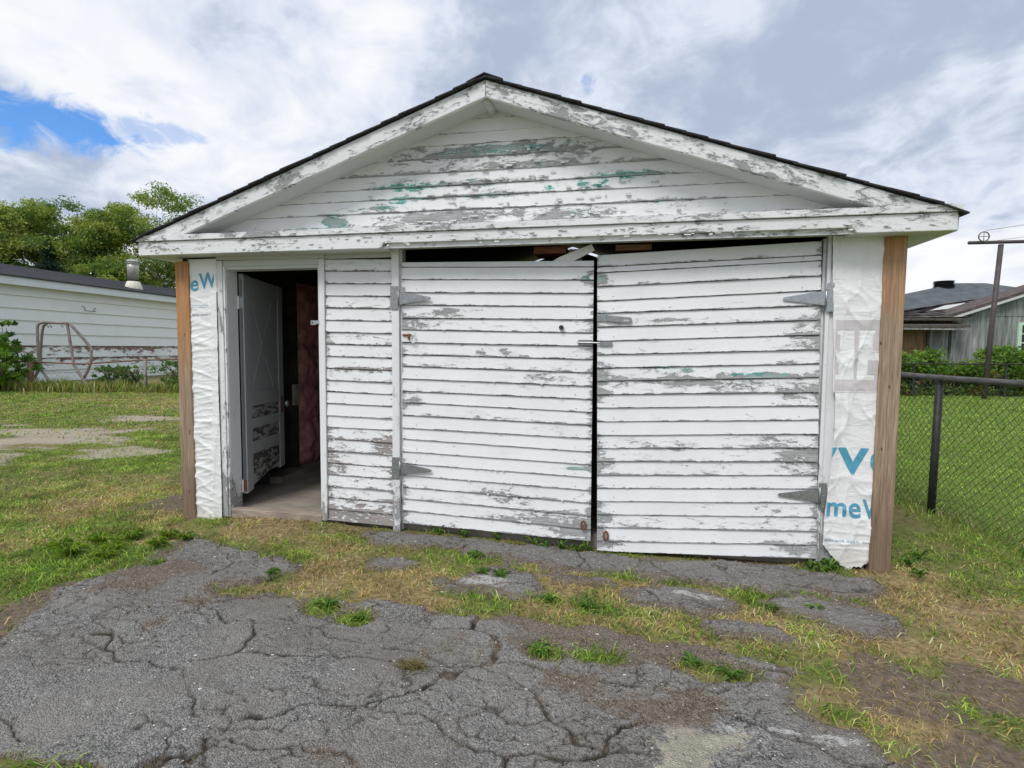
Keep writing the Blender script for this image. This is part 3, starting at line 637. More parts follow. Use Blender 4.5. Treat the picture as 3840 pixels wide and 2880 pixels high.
# roof: deck and shingle courses
roof = gb(MB().prism_y([(XL-.03, AZT-S_*(AX-XL+.03)+.002), (AX, AZT+.004), (XR+.03, AZT-S_*(XR+.03-AX)+.002), (XR+.03, AZT-S_*(XR+.03-AX)+.014), (AX, AZT+.017), (XL-.03, AZT-S_*(AX-XL+.03)+.014)], FY+.0, 6.3), 'roof', TAR)
ex = .145
for sgn in (-1, 1):
    tot = (AX-XL if sgn < 0 else XR-AX)+.045; ncs = int(tot*math.hypot(1, S_)/ex)+1
    for k in range(ncs):
        mb = MB(); d0 = tot-k*ex/math.hypot(1, S_); d1_ = max(0, d0-ex*1.15)
        yj = random.uniform(-.012, .012); P_ = []
        for dd, lift in ((d0, .023), (d1_, .0165)):
            zz_ = AZT-S_*dd+lift-(.018*max(0, (dd-tot+.16)/.16)**2)
            P_.append([(AX+sgn*dd, FY-.035+yj, zz_), (AX+sgn*dd, 6.34, zz_)])
        (a, b), (c, d_) = P_
        th = .009
        mb.add([a, b, d_, c]+[(p[0], p[1], p[2]-th) for p in (a, b, d_, c)], [(0, 1, 2, 3), (7, 6, 5, 4), (0, 4, 5, 1), (1, 5, 6, 2), (2, 6, 7, 3), (3, 7, 4, 0)])
        o = mb.build('shingle_course', SHING, roof)
rc = MB()
rc.add([(AX-.13, FY-.04, AZT-S_*.13+.03), (AX, FY-.04, AZT+.037), (AX+.13, FY-.04, AZT-S_*.13+.03), (AX-.13, 6.35, AZT-S_*.13+.03), (AX, 6.35, AZT+.037), (AX+.13, 6.35, AZT-S_*.13+.03),
        (AX-.13, FY-.04, AZT-S_*.13+.021), (AX, FY-.04, AZT+.028), (AX+.13, FY-.04, AZT-S_*.13+.021)], [(0, 1, 4, 3), (1, 2, 5, 4), (0, 6, 7, 1), (1, 7, 8, 2)])
rc.build('ridge_cap', SHING, roof)

# corner posts
def post(x0, x1, z0, z1, label, mat):
    rows = []; n = 40
    for (x, y) in ((x0, .02), (x0, -.036), (x0+.004, -.04), (x1-.004, -.04), (x1, -.036), (x1, .02)):
        rows.append([(x+mnoise.noise(Vector((x0, z*1.5, 1)))*.002, y, z) for z in np.linspace(z0, z1, n)])
    mb = MB().grid(np.array(rows)); L = len(rows)
    mb.f.append(tuple(j*n+n-1 for j in range(L))); mb.f = [f[::-1] for f in mb.f]
    o = gb(mb, 'corner_post', mat); o['label'] = label
post(-2.945, -2.818, -.13, 2.100, 'orange to grey corner post beside the open side door', POST); post(2.420, 2.552, -.13, 2.131, 'brown corner post beside the loose house wrap', POST2)
gb(MB().box(2.535, 2.575, .022, .06, -.13, 2.13), 'corner_post', POST2)
# trims round the side door and garage opening
def trim(x0, x1, y0, y1, z0, z1, wv, name='door_casing', n=60, mat=None, low=.5):
    rows = []
    for (x, y) in ((x0, y1), (x0, y0+.002), (x0+.003, y0), ((x0+x1)/2, y0), (x1-.003, y0), (x1, y0+.002), (x1, y1)):
        rows.append([(x, y, z) for z in np.linspace(z0, z1, n)])
    mb = MB().grid(np.array(rows)); L = len(rows)
    mb.f.append(tuple(j*n+n-1 for j in range(L))); mb.f.append(tuple(j*n for j in range(L-1, -1, -1))); mb.f = [f[::-1] for f in mb.f]
    return gb(mb, name, mat or P_TRIM, attrs={'wear': lambda x, y, z: wv+low*max(0, 1-(z+.1)/.55)**1.5+.18*max(0, 1-z/1.3)})
trim(-2.566, -2.512, -.018, .03, -.06, 2.10, .30); trim(-2.510, -2.492, -.010, .02, -.06, 2.052, .36); trim(-2.53, -2.488, .001, .135, -.03, 2.03, .16, 'door_jamb')
trim(-1.634, -1.588, -.012, .04, -.03, 2.095, .08); trim(-1.652, -1.636, .006, .12, -.03, 2.05, .05, 'door_jamb')
gb(MB().add([(-2.566, -.018, 2.106), (-1.588, -.018, 2.099), (-1.588, -.018, 2.150), (-2.566, -.018, 2.140), (-2.566, .03, 2.106), (-1.588, .03, 2.099), (-1.588, .03, 2.150), (-2.566, .03, 2.140)],
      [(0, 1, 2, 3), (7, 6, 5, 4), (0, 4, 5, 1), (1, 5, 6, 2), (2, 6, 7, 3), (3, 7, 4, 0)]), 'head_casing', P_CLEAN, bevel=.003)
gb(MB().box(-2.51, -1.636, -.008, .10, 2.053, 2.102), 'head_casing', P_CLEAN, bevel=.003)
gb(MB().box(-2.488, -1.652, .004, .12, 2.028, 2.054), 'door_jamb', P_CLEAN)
trim(-1.008, -.948, -.022, .05, -.075, 2.165, .10, 'door_post'); trim(-.946, -.932, .006, .08, -.06, 2.16, .2, 'door_stop')
trim(2.072, 2.092, .02, .08, -.10, 2.14, .3, 'door_stop'); trim(2.094, 2.118, -.008, .06, -.10, 2.15, .14, 'door_post'); trim(2.120, 2.20, .004, .05, -.09, 2.15, .14, 'door_post')
# sill
gb(MB().box(-2.487, -1.637, -.012, .06, -.09, .012), 'door_sill', SILLW, bevel=.006); gb(MB().box(-2.36, -1.70, .062, .14, -.06, .004), 'door_sill', SILLW, bevel=.004)

# strap hinges
def hinge(px0, px1, pz0, pz1, bx, bz0, bz1, tip, y, mat):
    h = gb(MB().box(px0, px1, y-.004, y+.002, pz0, pz1), 'strap_hinge', mat, bevel=.0015)
    s_ = 1 if tip[0] > bx else -1; r = .011
    poly = [(bx, bz0), (tip[0]-s_*.012, tip[1]-r), (tip[0], tip[1]-r*.4), (tip[0], tip[1]+r*.4), (tip[0]-s_*.012, tip[1]+r), (bx, bz1)]
    if s_ < 0: poly = poly[::-1]
    MB().prism_y(poly, y-.0065, y-.0025).build('strap', mat, h).matrix_parent_inverse = Matrix()
    kx = bx-s_*.008
    MB().tube([(kx, y-.008, bz0-.012), (kx, y-.008, bz1+.012)], .007, 8).build('knuckle', mat, h, smooth=True)
    cx = (px0+px1)/2; cz = (pz0+pz1)/2; H = pz1-pz0
    for (sx_, sz_) in [(cx-.012, cz+H*.3), (cx+.008, cz+H*.42), (cx+.008, cz), (cx-.012, cz-H*.15), (cx+.008, cz-H*.42)]+[(bx+s_*.03, bz0+(bz1-bz0)*.8), (bx+s_*.035, bz0+(bz1-bz0)*.2), (bx+s_*.12, (bz0+bz1)/2), (tip[0]-s_*.03, tip[1])]:
        o = MB().lathe((0, 0, 0), [(.0055, 0), (.0045, .003), (.0015, .004)], 7).build('screw', ZINC, h)
        o.matrix_local = Matrix.Translation((sx_, y-.0065 if abs(sx_-cx) > .03 else y-.004, sz_)) @ Matrix.Rotation(math.pi/2, 4, 'X')
    return h
for a in [(-1.016, -.952, 1.684, 1.868, -.938, 1.724, 1.827, (-.682, 1.770), -.0245, GALV), (-1.012, -.948, .350, .528, -.934, .394, .486, (-.680, .434), -.0245, GALV),
          (2.092, 2.138, 1.650, 1.840, 2.080, 1.693, 1.790, (1.820, 1.739), -.0215, ZINC), (2.094, 2.144, .314, .493, 2.092, .356, .451, (1.836, .396), -.0215, GALV)]:
    hinge(*a)
# hasp, staple, bolts, rusty rings
hs = gb(MB().box(.578, .648, -.026, -.0205, 1.590, 1.634), 'door_hasp', GALV, bevel=.001)
hm = MB(); hm.prism_y([(.650, 1.593), (.815, 1.578), (.824, 1.584), (.824, 1.610), (.815, 1.618), (.650, 1.634)], -.034, -.026); hm.build('hasp_leaf', GALV, hs)
MB().prism_y([(.768, 1.594), (.806, 1.590), (.806, 1.599), (.768, 1.603)], -.0348, -.0342).build('hasp_slot', SEALW, hs)
MB().tube([(.649, -.03, 1.588), (.649, -.03, 1.638)], .005, 7).build('knuckle', GALV, hs)
bo = MB().lathe((0, 0, 0), [(.017, 0), (.017, .02), (.013, .024)], 12).build('bolt_head', IRON, garage); bo.matrix_parent_inverse = GI
bo.matrix_local = Matrix.Translation((.520, -.012, 1.648)) @ Matrix.Rotation(math.pi/2, 4, 'X')
slide = gb(MB().box(-.928, -.822, -.019, -.014, 1.437, 1.519), 'slide_bolt', P_TRIM)
MB().tube([(-.915, -.026, 1.490), (-.84, -.026, 1.490)], .008, 8).build('bolt_bar', RUST, slide); MB().box(-.87, -.855, -.036, -.019, 1.455, 1.50).build('bolt_keeper', RUST, slide)
rg = MB(); rg.tube([(-.828+.018*math.cos(a), -.028, 1.462+.032*math.sin(a)) for a in np.linspace(0, 2*math.pi, 15)], .0045, 6, False); rg.build('bolt_ring', P_TRIM, slide)
bar = gb(MB().box(.444, .548, -.022, -.0145, 1.418, 1.458), 'latch_plate', GALV, bevel=.001); MB().tube([(.444, -.028, 1.438), (.60, -.028, 1.436)], .006, 7).build('latch_bar', GALV, bar)
MB().box(.60, .69, -.026, -.02, 1.415, 1.445).build('latch_keeper', GALV, bar)
for (hx, hz) in ((.504, .086), (.668, .020)):
    r_ = MB(); r_.tube([(hx+.016*math.cos(a), -.024-.008*math.sin(a*.5), hz+.030*math.sin(a)) for a in np.linspace(0, 2*math.pi, 15)], .008, 6, False); gb(r_, 'pull_ring', RUST, smooth=True)
lt = gb(MB().box(-1.718, -1.672, .0, .005, 1.570, 1.606), 'latch_tongue', ZINC, bevel=.001); MB().box(-1.672, -1.632, -.006, .002, 1.578, 1.606).build('latch_leaf', ZINC, lt); MB().box(-1.709, -1.699, -.0015, -.0005, 1.580, 1.596).build('latch_slot', IRON, lt)

# open side door (swung into the garage)
DW = .745
dm = Matrix.Translation((-2.452, .155, 0)) @ Matrix.Rotation(math.atan2(.735, -.125), 4, 'Z')
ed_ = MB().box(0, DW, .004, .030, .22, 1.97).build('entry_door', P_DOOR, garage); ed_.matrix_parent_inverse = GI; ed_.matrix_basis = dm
def dp(x0, x1, z0, z1, y0, y1, name, mat, wv=0.0, poly=None):
    mb = MB()
    if poly: mb.prism_y(poly, y0, y1)
    else: mb.box(x0, x1, y0, y1, z0, z1)
    return mb.build(name, mat, ed_, bevel=.004, attrs={'wear': lambda x, y, z: wv})
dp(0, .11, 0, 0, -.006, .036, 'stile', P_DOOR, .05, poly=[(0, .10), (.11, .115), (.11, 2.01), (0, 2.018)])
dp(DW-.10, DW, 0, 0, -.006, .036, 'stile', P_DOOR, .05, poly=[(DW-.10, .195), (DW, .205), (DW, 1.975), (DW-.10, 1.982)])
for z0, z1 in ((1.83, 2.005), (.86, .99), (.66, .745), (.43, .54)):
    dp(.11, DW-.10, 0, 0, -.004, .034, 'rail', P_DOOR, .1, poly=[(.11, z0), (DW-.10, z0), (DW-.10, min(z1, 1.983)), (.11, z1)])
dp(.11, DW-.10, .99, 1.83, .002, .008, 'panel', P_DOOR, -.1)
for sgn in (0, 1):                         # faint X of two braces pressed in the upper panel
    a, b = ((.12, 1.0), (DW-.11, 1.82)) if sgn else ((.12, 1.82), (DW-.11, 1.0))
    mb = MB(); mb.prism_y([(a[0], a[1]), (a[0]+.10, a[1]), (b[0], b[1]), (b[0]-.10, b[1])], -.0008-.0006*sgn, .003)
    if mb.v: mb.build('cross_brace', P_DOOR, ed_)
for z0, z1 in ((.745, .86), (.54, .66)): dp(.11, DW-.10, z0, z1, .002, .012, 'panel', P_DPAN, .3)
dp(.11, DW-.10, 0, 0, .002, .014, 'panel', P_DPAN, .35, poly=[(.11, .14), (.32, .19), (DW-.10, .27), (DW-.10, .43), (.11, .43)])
kn = MB().lathe((0, 0, 0), [(.012, 0), (.012, .03), (.03, .04), (.034, .055), (.026, .07), (.004, .074)], 14).build('door_knob', ZINC, ed_, smooth=True)
kn.matrix_basis = Matrix.Translation((DW-.05, -.008, .83)) @ Matrix.Rotation(math.pi/2, 4, 'X')
dp(DW-.072, DW-.03, .74, .90, -.010, -.006, 'escutcheon', RUST)
dp(-.004, .0, 1.72, 1.82, .0, .032, 'butt_hinge', ZINC); dp(-.004, .0, .12, .22, .0, .032, 'butt_hinge', RUST)
for z0 in (1.715, .115): hk = MB(); hk.tube([(-.008, .036, z0), (-.008, .036, z0+.11)], .008, 8); hk.build('hinge_knuckle', P_TRIM, ed_)
# interior: glass wool batts on the wall, studs, cable
def batt(y0, y1, z0, z1, name='insulation_batt'):
    n, m_ = 24, 30; P_ = np.zeros((m_, n, 3))
    for j in range(m_):
        for i in range(n):
            u, v = i/(n-1), j/(m_-1); y = y0+(y1-y0)*u; z = z0+(z1-z0)*v
            bulge = (math.sin(math.pi*min(max(u, .02), .98))**.35)*(math.sin(math.pi*min(max(v, .02), .98))**.3)
            nz = mnoise.fractal(Vector((y*7, z*7, 3.3)), 1, 2, 4)*.03
            P_[j, i] = (-2.86+.015+.10*bulge+nz, y+nz*.4, z)
    gb(MB().grid(P_), name, PINK, smooth=True)
for z0, z1 in ((.06, .56), (.555, .98), (.97, 1.42), (1.41, 2.1)):
    batt(1.47, 2.02+random.uniform(-.05, .12)*(z0 > .1), z0, z1)
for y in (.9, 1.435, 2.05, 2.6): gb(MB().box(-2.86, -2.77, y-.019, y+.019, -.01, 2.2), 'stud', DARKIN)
gb(MB().box(-2.80, -2.765, 1.38, 1.47, .75, .98), 'paper_scrap', KRAFT)
cb = MB(); cb.tube([(-2.6, 1.6, 2.1), (-2.45, 1.5, 2.02), (-2.33, 1.45, 1.9), (-2.27, 1.43, 1.74), (-2.31, 1.45, 1.58)], .004, 5); cb.tube([(-2.3, 1.4, 1.66), (-2.2, 1.38, 1.6), (-2.16, 1.38, 1.48)], .004, 5); gb(cb, 'cable', WIRE)

# house wrap sheets
def ridge(x, y, z): return 1-abs(mnoise.noise(Vector((x, y, z))))*2
def rg(x, y, z, k): return max(0.0, ridge(x, y, z))**k
def wrap_h_left(x, z):
    fx = -2.618-.03*(2-z)/2+.004*math.sin(z*9)
    flap = .009 if x > fx and z < 1.85 else 0
    amp = (.2+.8*min(1, max(0, (1.95-z)/.5)))*(1.0 if flap == 0 else .3)
    hz = (rg(x*2.2+.6*z, z*9+x*2.2, 1.3, 4)*.010+rg(x*3-.5*z, z*17-x*2.5, 4.0, 5)*.006+rg(x*7+z*2, z*24+x*4, 8.0, 4)*.003)*amp
    hz += mnoise.noise(Vector((x*7, z*9, 7)))*.003
    if flap: hz += rg(x*14, z*1.6+x*2, 2.2, 4)*.006
    return -.020-flap-max(-.004, hz)
def wrap_h_right(x, z):
    dg = rg((x*1.2+z)*3.3, (z-x*2.2)*1.5, 4.2, 6)*.008+rg((x+z*.6)*3.3, (z-x)*2.1, 9.1, 7)*.006+rg(x*4-z*3, z*2.4+x*5, 3.3, 8)*.004
    dg += rg(x*2, z*15, 6.1, 4)*.006*max(0, 1-max(0, z-.1)/.25)
    dg += mnoise.noise(Vector((x*5, z*6, 2)))*.004
    roll_ = .014*max(0, 1-(x-wl(z))/.05)*min(1, max(0, (1.35-z)/.5))
    return -.022-max(-.004, dg)-roll_
WLP = [(-.2, 2.125), (.02, 2.125), (.082, 2.127), (.263, 2.132), (.5, 2.150), (.711, 2.166), (.95, 2.172), (1.149, 2.164), (1.6, 2.138), (2.0, 2.118), (2.2, 2.112)]
def wl(z): return float(np.interp(z, [p[0] for p in WLP], [p[1] for p in WLP]))
def sheet(name, xl, xr, zb, zt, hf, nx_, nz_):
    P_ = np.zeros((nz_, nx_, 3))
    for j in range(nz_):
        for i in range(nx_):
            u, v = i/(nx_-1), j/(nz_-1); xm = xl(zt)+(xr-xl(zt))*u; z = zb(xm)*(1-v)+zt*v
            x = xl(z)+(xr-xl(z))*u; P_[j, i] = (x, hf(x, z), z)
    return gb(MB().grid(P_), name, WRAP, smooth=True)
ws_l = sheet('house_wrap', lambda z: -2.832, -2.560, lambda x: -.10+.012*math.sin(x*40), 2.118, wrap_h_left, 46, 260)
TORN = [(2.10, .09), (2.16, .02), (2.22, -.05), (2.262, -.078), (2.275, -.118), (2.292, -.122), (2.30, -.085), (2.33, -.066), (2.37, -.07), (2.40, -.045), (2.44, -.02)]
ws_r = sheet('house_wrap', wl, 2.428, lambda x: float(np.interp(x, [p[0] for p in TORN], [p[1] for p in TORN]))+.004*math.sin(x*190), 2.148, wrap_h_right, 60, 260)
ws_l['label'] = 'narrow house wrap strip with horizontal creases'; ws_r['label'] = 'house wrap strip torn at the bottom, block letters and blue print'
def printed(text, x0, x1, z0, z1, sheet_o, hf, mat, off=0.0, rot=0.0, xlim=(-9, 9)):
    cu = bpy.data.curves.new('t', 'FONT'); cu.body = text; cu.size = 1; cu.offset = off; cu.resolution_u = 4
    to = bpy.data.objects.new('t', cu); COL.objects.link(to); bpy.context.view_layer.update()
    me = to.evaluated_get(bpy.context.evaluated_depsgraph_get()).to_mesh()
    bm = bmesh.new(); bm.from_mesh(me)
    COL.objects.unlink(to); bpy.data.objects.remove(to)
    a0, a1 = min(v.co.x for v in bm.verts), max(v.co.x for v in bm.verts); b0, b1 = min(v.co.y for v in bm.verts), max(v.co.y for v in bm.verts)
    for v in bm.verts:
        px = x0+(v.co.x-a0)/(a1-a0)*(x1-x0); v.co = Vector((px, 0, z0+(v.co.y-b0)/(b1-b0)*(z1-z0)+(px-x0)*rot))
    paste(bm, sheet_o, hf, mat, xlim)
def paste(bm, sheet_o, hf, mat, xlim):
    bmesh.ops.bisect_plane(bm, geom=bm.verts[:]+bm.edges[:]+bm.faces[:], plane_co=(xlim[0], 0, 0), plane_no=(1, 0, 0), clear_inner=True)
    bmesh.ops.bisect_plane(bm, geom=bm.verts[:]+bm.edges[:]+bm.faces[:], plane_co=(xlim[1], 0, 0), plane_no=(1, 0, 0), clear_outer=True)
    zs = [v.co.z for v in bm.verts]; xs = [v.co.x for v in bm.verts]
    if not zs: bm.free(); return
    for a in np.arange(min(zs), max(zs), .009): bmesh.ops.bisect_plane(bm, geom=bm.verts[:]+bm.edges[:]+bm.faces[:], plane_co=(0, 0, a), plane_no=(0, 0, 1))
    for a in np.arange(min(xs), max(xs), .009): bmesh.ops.bisect_plane(bm, geom=bm.verts[:]+bm.edges[:]+bm.faces[:], plane_co=(a, 0, 0), plane_no=(1, 0, 0))
    bmesh.ops.triangulate(bm, faces=bm.faces[:])
    for v in bm.verts: v.co.y = hf(v.co.x, v.co.z)-.0022
    for f in bm.faces: f.smooth = True
    me = bpy.data.meshes.new('print'); bm.to_mesh(me); bm.free(); me.materials.append(mat)
    o = bpy.data.objects.new('print', me); COL.objects.link(o); o.parent = sheet_o
def boxes(L, sheet_o, hf, mat, xlim):
    bm = bmesh.new()
    for pts in L: bm.faces.new([bm.verts.new((a, 0, b)) for a, b in pts])
    paste(bm, sheet_o, hf, mat, xlim)
RLIM = (2.128, 2.419); LLIM = (-2.815, -2.573)
printed('y', 2.035, 2.195, .500, .742, ws_r, wrap_h_right, PRINTB, .012, 0, (2.160, 2.419)); printed('v', 2.198, 2.392, .562, .742, ws_r, wrap_h_right, PRINTB, .012, 0, RLIM); printed('e', 2.400, 2.56, .562, .742, ws_r, wrap_h_right, PRINTB, .012, 0, RLIM)
printed('m', 2.144, 2.268, .268, .366, ws_r, wrap_h_right, PRINTB, .02, 0, (2.142, 2.419)); printed('e', 2.282, 2.358, .262, .366, ws_r, wrap_h_right, PRINTB, .02, 0, RLIM); printed('W', 2.366, 2.52, .265, .395, ws_r, wrap_h_right, PRINTB, .02, 0, RLIM)
printed('1-800-448-9835  tyvek', 2.112, 2.462, .088, .110, ws_r, wrap_h_right, PRINTN, .006, 0, (2.134, 2.419))
def rr(x0, x1, z0, z1): return [(x0, z0), (x1, z0), (x1, z1), (x0, z1)]
boxes([rr(2.15, 2.425, 1.530, 1.595), rr(2.15, 2.425, 1.115, 1.20), rr(2.15, 2.185, 1.385, 1.50), rr(2.15, 2.183, 1.235, 1.315), [(2.278, 1.20), (2.293, 1.20), (2.300, 1.530), (2.270, 1.530)], rr(2.375, 2.425, 1.385, 1.50), rr(2.358, 2.40, 1.235, 1.33), rr(2.15, 2.163, 1.20, 1.235), rr(2.15, 2.163, 1.315, 1.385), rr(2.15, 2.166, 1.50, 1.53), rr(2.400, 2.425, 1.20, 1.33), rr(2.395, 2.425, 1.50, 1.53)], ws_r, wrap_h_right, PRINTG, (2.146, 2.419))
printed('e', -2.812, -2.735, 1.848, 1.940, ws_l, wrap_h_left, PRINTB, .02, .1, LLIM); printed('W', -2.728, -2.560, 1.868, 1.998, ws_l, wrap_h_left, PRINTB, .02, .1, (-2.815, -2.585))
printed('9835  tyvek.com', -2.804, -2.585, 1.640, 1.664, ws_l, wrap_h_left, PRINTN, .006, .03, (-2.815, -2.628))
for zl_ in (1.735, 1.72): boxes([rr(-2.81, -2.65, zl_, zl_+.004)], ws_l, wrap_h_left, PRINTN, LLIM)

# curled paint flakes along the worn boards (too small to pick apart)
fk = MB()
def flake(x, z, y, wd, ln, ang, curl):
    n = 4; pts = []
    for i in range(n+1):
        a = curl*i/n; s = ln*i/n
        dz, dy = -math.sin(a)/max(curl, .01)*ln if curl else -s, -(1-math.cos(a))/max(curl, .01)*ln
        ww = wd*(1-.35*i/n*random.random())
        pts.append([(x-ww/2+random.uniform(-.002, .002), y+dy-.0015, z-dz*0+dz), (x+ww/2+random.uniform(-.002, .002), y+dy-.0015, z+dz)])
    fk.grid(np.array(pts))
for _ in range(170):
    k = random.choice([1, 2, 3, 3, 4, 4, 5, 6, 6]); x = random.gauss(-.1, .75)
    if abs(x-AX) > (3.1-lines[k])/S_-.3: continue
    flake(x, lines[k]+random.uniform(.012, .07), .002, random.uniform(.012, .06), random.uniform(.008, .026), 0, random.uniform(.8, 2.3))
for _ in range(90):
    x = random.uniform(XL+.1, XR-.1); flake(x, random.uniform(2.15, 2.225), FY-.003, random.uniform(.01, .045), random.uniform(.006, .016), 0, random.uniform(.6, 2))
for _ in range(120):
    LLs, LRs, x0, x1 = random.choice([(LL, LR, -.92, .55), (RL, RR, .6, 2.05), (pl, pl, -1.58, -1.02)])
    k = random.randrange(4, len(LLs)-2); u = random.random()
    flake(x0+(x1-x0)*u, (LLs[k]*(1-u)+LRs[k]*u)+.012, -.014, random.uniform(.006, .03), random.uniform(.004, .010), 0, random.uniform(.5, 1.5))
gb(fk, 'paint_flakes', P_CLEAN)['kind'] = 'stuff'

# ------------------------------------------------------------------ neighbour's long white building
nb = thing('neighbour_building', 'long white sided building with charcoal roof behind the sagging fence', 'building', (-20.9, 12, 0))
NI = Matrix.Translation((20.9, -12, 0))
def nbp(mb, name, mat, parent=None, **kw):
    o = mb.build(name, mat, parent or nb, **kw)
    if parent is None: o.matrix_parent_inverse = NI
    return o
NA, NB_ = np.array((-19.72, 5.0)), np.array((-21.38, 25.2)); nd = (NB_-NA)/np.linalg.norm(NB_-NA); nn = np.array((nd[1], -nd[0]))   # nn points to the garage
if nn[0] < 0: nn = -nn
LEN = float(np.linalg.norm(NB_-NA))
def npt(s, o, z): q = NA+nd*s+nn*o; return (q[0], q[1], z)
def nbox(s0, s1, o0, o1, z0, z1):
    return MB().add([npt(s0, o0, z0), npt(s1, o0, z0), npt(s1, o1, z0), npt(s0, o1, z0), npt(s0, o0, z1), npt(s1, o0, z1), npt(s1, o1, z1), npt(s0, o1, z1)],
                    [(0, 3, 2, 1), (4, 5, 6, 7), (0, 1, 5, 4), (1, 2, 6, 5), (2, 3, 7, 6), (3, 0, 4, 7)])
nbp(nbox(0, LEN, -6.5, -.03, -.3, 3.62), 'wall', DARKIN)
NZ = [-.45, 0.0, .43, .90, 1.35, 1.77, 2.24, 2.66, 3.11, 3.56]
for k in range(len(NZ)-1):
    rows = []; n = 200
    for fz, o_ in ((0, .0), (0, .06), (.03, .062), (1.03, .006)):
        rows.append([npt(LEN*i/(n-1), o_, NZ[k]+.026+(NZ[k+1]-NZ[k])*fz+(mnoise.noise(Vector((i*.35, k, 3)))*.008 if fz < .1 else 0)) for i in range(n)])
    redrow = {3: .58, 2: .5, 1: .45, 4: .08, 5: .1}.get(k, 0)
    def wr(x, y, z, k=k, r=redrow):
        top = (z-NZ[k])/(NZ[k+1]-NZ[k]); s = (y-5)/20
        v = r*(.55+.75*max(0, top if k in (2, 3) else 0))+(mnoise.noise(Vector((y*.5, k, 1)))*.35 if r > .3 else 0)
        return v*(1.0 if y > 10.5 else .6)
    nbp(MB().grid(np.array(rows)), 'siding_plank', P_NEIGH, attrs={'wear': wr})
nbp(nbox(-.3, LEN+.3, .0, .36, 3.50, 3.55), 'soffit_board', NFASC); nbp(nbox(-.3, LEN+.3, .36, .40, 3.46, 3.74), 'eave_board', NFASC)
nroof = nbp(MB().add([npt(-.4, .46, 3.76), npt(LEN+.4, .46, 3.76), npt(LEN+.4, -3.2, 4.62), npt(-.4, -3.2, 4.62), npt(LEN+.4, -6.9, 3.76), npt(-.4, -6.9, 3.76),
                      npt(-.4, .46, 3.73), npt(LEN+.4, .46, 3.73), npt(LEN+.4, -3.2, 4.58), npt(-.4, -3.2, 4.58), npt(LEN+.4, -6.9, 3.73), npt(-.4, -6.9, 3.73)],
                     [(0, 1, 2, 3), (3, 2, 4, 5), (6, 9, 8, 7), (9, 11, 10, 8), (0, 6, 7, 1), (1, 7, 8, 2), (2, 8, 10, 4), (4, 10, 11, 5), (5, 11, 9, 3), (3, 9, 6, 0)]), 'roof', NROOF)
for k in range(14):                        # shingle courses on the slope in view
    f0, f1 = k/14, (k+1.12)/14
    a0, a1 = .47+(-3.2-.47)*f0, .47+(-3.2-.47)*min(1, f1); z0, z1 = 3.762+.86*f0, 3.762+.86*min(1, f1)
    MB().add([npt(-.4, a0, z0+.016), npt(LEN+.4, a0, z0+.016), npt(LEN+.4, a1, z1+.004), npt(-.4, a1, z1+.004), npt(-.4, a0, z0), npt(LEN+.4, a0, z0)], [(0, 1, 2, 3), (4, 5, 1, 0)]).build('shingle_course', NROOF, nroof)
vx, vy = -21.46, 17.68
vent = nbp(MB().lathe((vx, vy, 3.95), [(0.377, -.1), (0.353, .1), (0.271, .36), (0.221, .40)], 18), 'vent_pipe', VENTB, smooth=True)
MB().lathe((vx, vy, 4.33), [(0.238, 0), (0.238, .07), (0.213, .08)], 18).build('tar_collar', TAR, vent); MB().lathe((vx, vy, 4.40), [(0.217, 0), (0.230, .55), (0.234, .72)], 18).build('flue', VENTM, vent, smooth=True)
MB().lathe((vx, vy, 5.10), [(0.197, 0), (0.271, .04), (0.271, .06), (0.205, .08), (0.205, .11), (0.279, .13), (0.279, .15), (0.180, .22), (0.041, .25)], 18).build('flue_cap', VENTM, vent)
for s, z in ((9.3, 2.77), (14.6, 2.82)):
    h_ = MB(); h_.tube([npt(s, .05, z+.16), npt(s, .16, z+.14), npt(s, .16, z), npt(s+.5, .16, z), npt(s+.5, .05, z+.02), npt(s+.5, .16, z+.14)], .014, 6); nbp(h_, 'wall_hook', IRON)

# ------------------------------------------------------------------ swing frame behind the fence
sw = thing('swing_frame', 'old bent tube swing frame without seats in front of white siding', 'swing frame', (-17.2, 11, 0))
SWI = Matrix.Translation((17.2, -11, 0))
def swp(pts, r, name):
    mb = MB(); mb.tube(pts, r, 8); o = mb.build(name, SWING, sw, smooth=True); o.matrix_parent_inverse = SWI
def smooth_path(P_, n=6):
    P_ = [Vector(p) for p in P_]; out = []
    for i in range(len(P_)-1):
        a, b, c, d_ = P_[max(i-1, 0)], P_[i], P_[i+1], P_[min(i+2, len(P_)-1)]
        for k in range(n):
            u = k/n; out.append(.5*((2*b)+(c-a)*u+(2*a-5*b+4*c-d_)*u*u+(3*b-a-3*c+d_)*u**3))
    return out+[P_[-1]]
swp([(-17.72, 10.56, 2.13), (-16.9, 10.72, 2.10)], .045, 'crossbar')
swp(smooth_path([(-17.66, 10.56, 2.13), (-17.78, 10.50, 2.08), (-17.83, 10.47, 1.9), (-17.83, 10.45, .75), (-17.87, 10.43, .5), (-18.15, 10.38, .0)]), .045, 'frame_leg')
swp(smooth_path([(-17.72, 10.58, 2.13), (-18.05, 10.95, 2.12), (-18.3, 11.0, 1.9), (-18.5, 11.05, .8), (-18.35, 11.1, .3), (-18.0, 11.1, .0)]), .045, 'frame_leg')
swp(smooth_path([(-16.98, 10.70, 2.11), (-16.93, 10.72, 1.95), (-16.80, 10.74, .9), (-16.72, 10.76, .65), (-16.3, 10.8, .0)]), .045, 'frame_leg')
swp(smooth_path([(-16.95, 10.74, 2.11), (-16.82, 10.78, 2.0), (-16.42, 11.0, 1.35), (-16.38, 11.0, 1.15), (-16.42, 10.98, .75), (-16.8, 10.9, .0)]), .045, 'frame_leg')
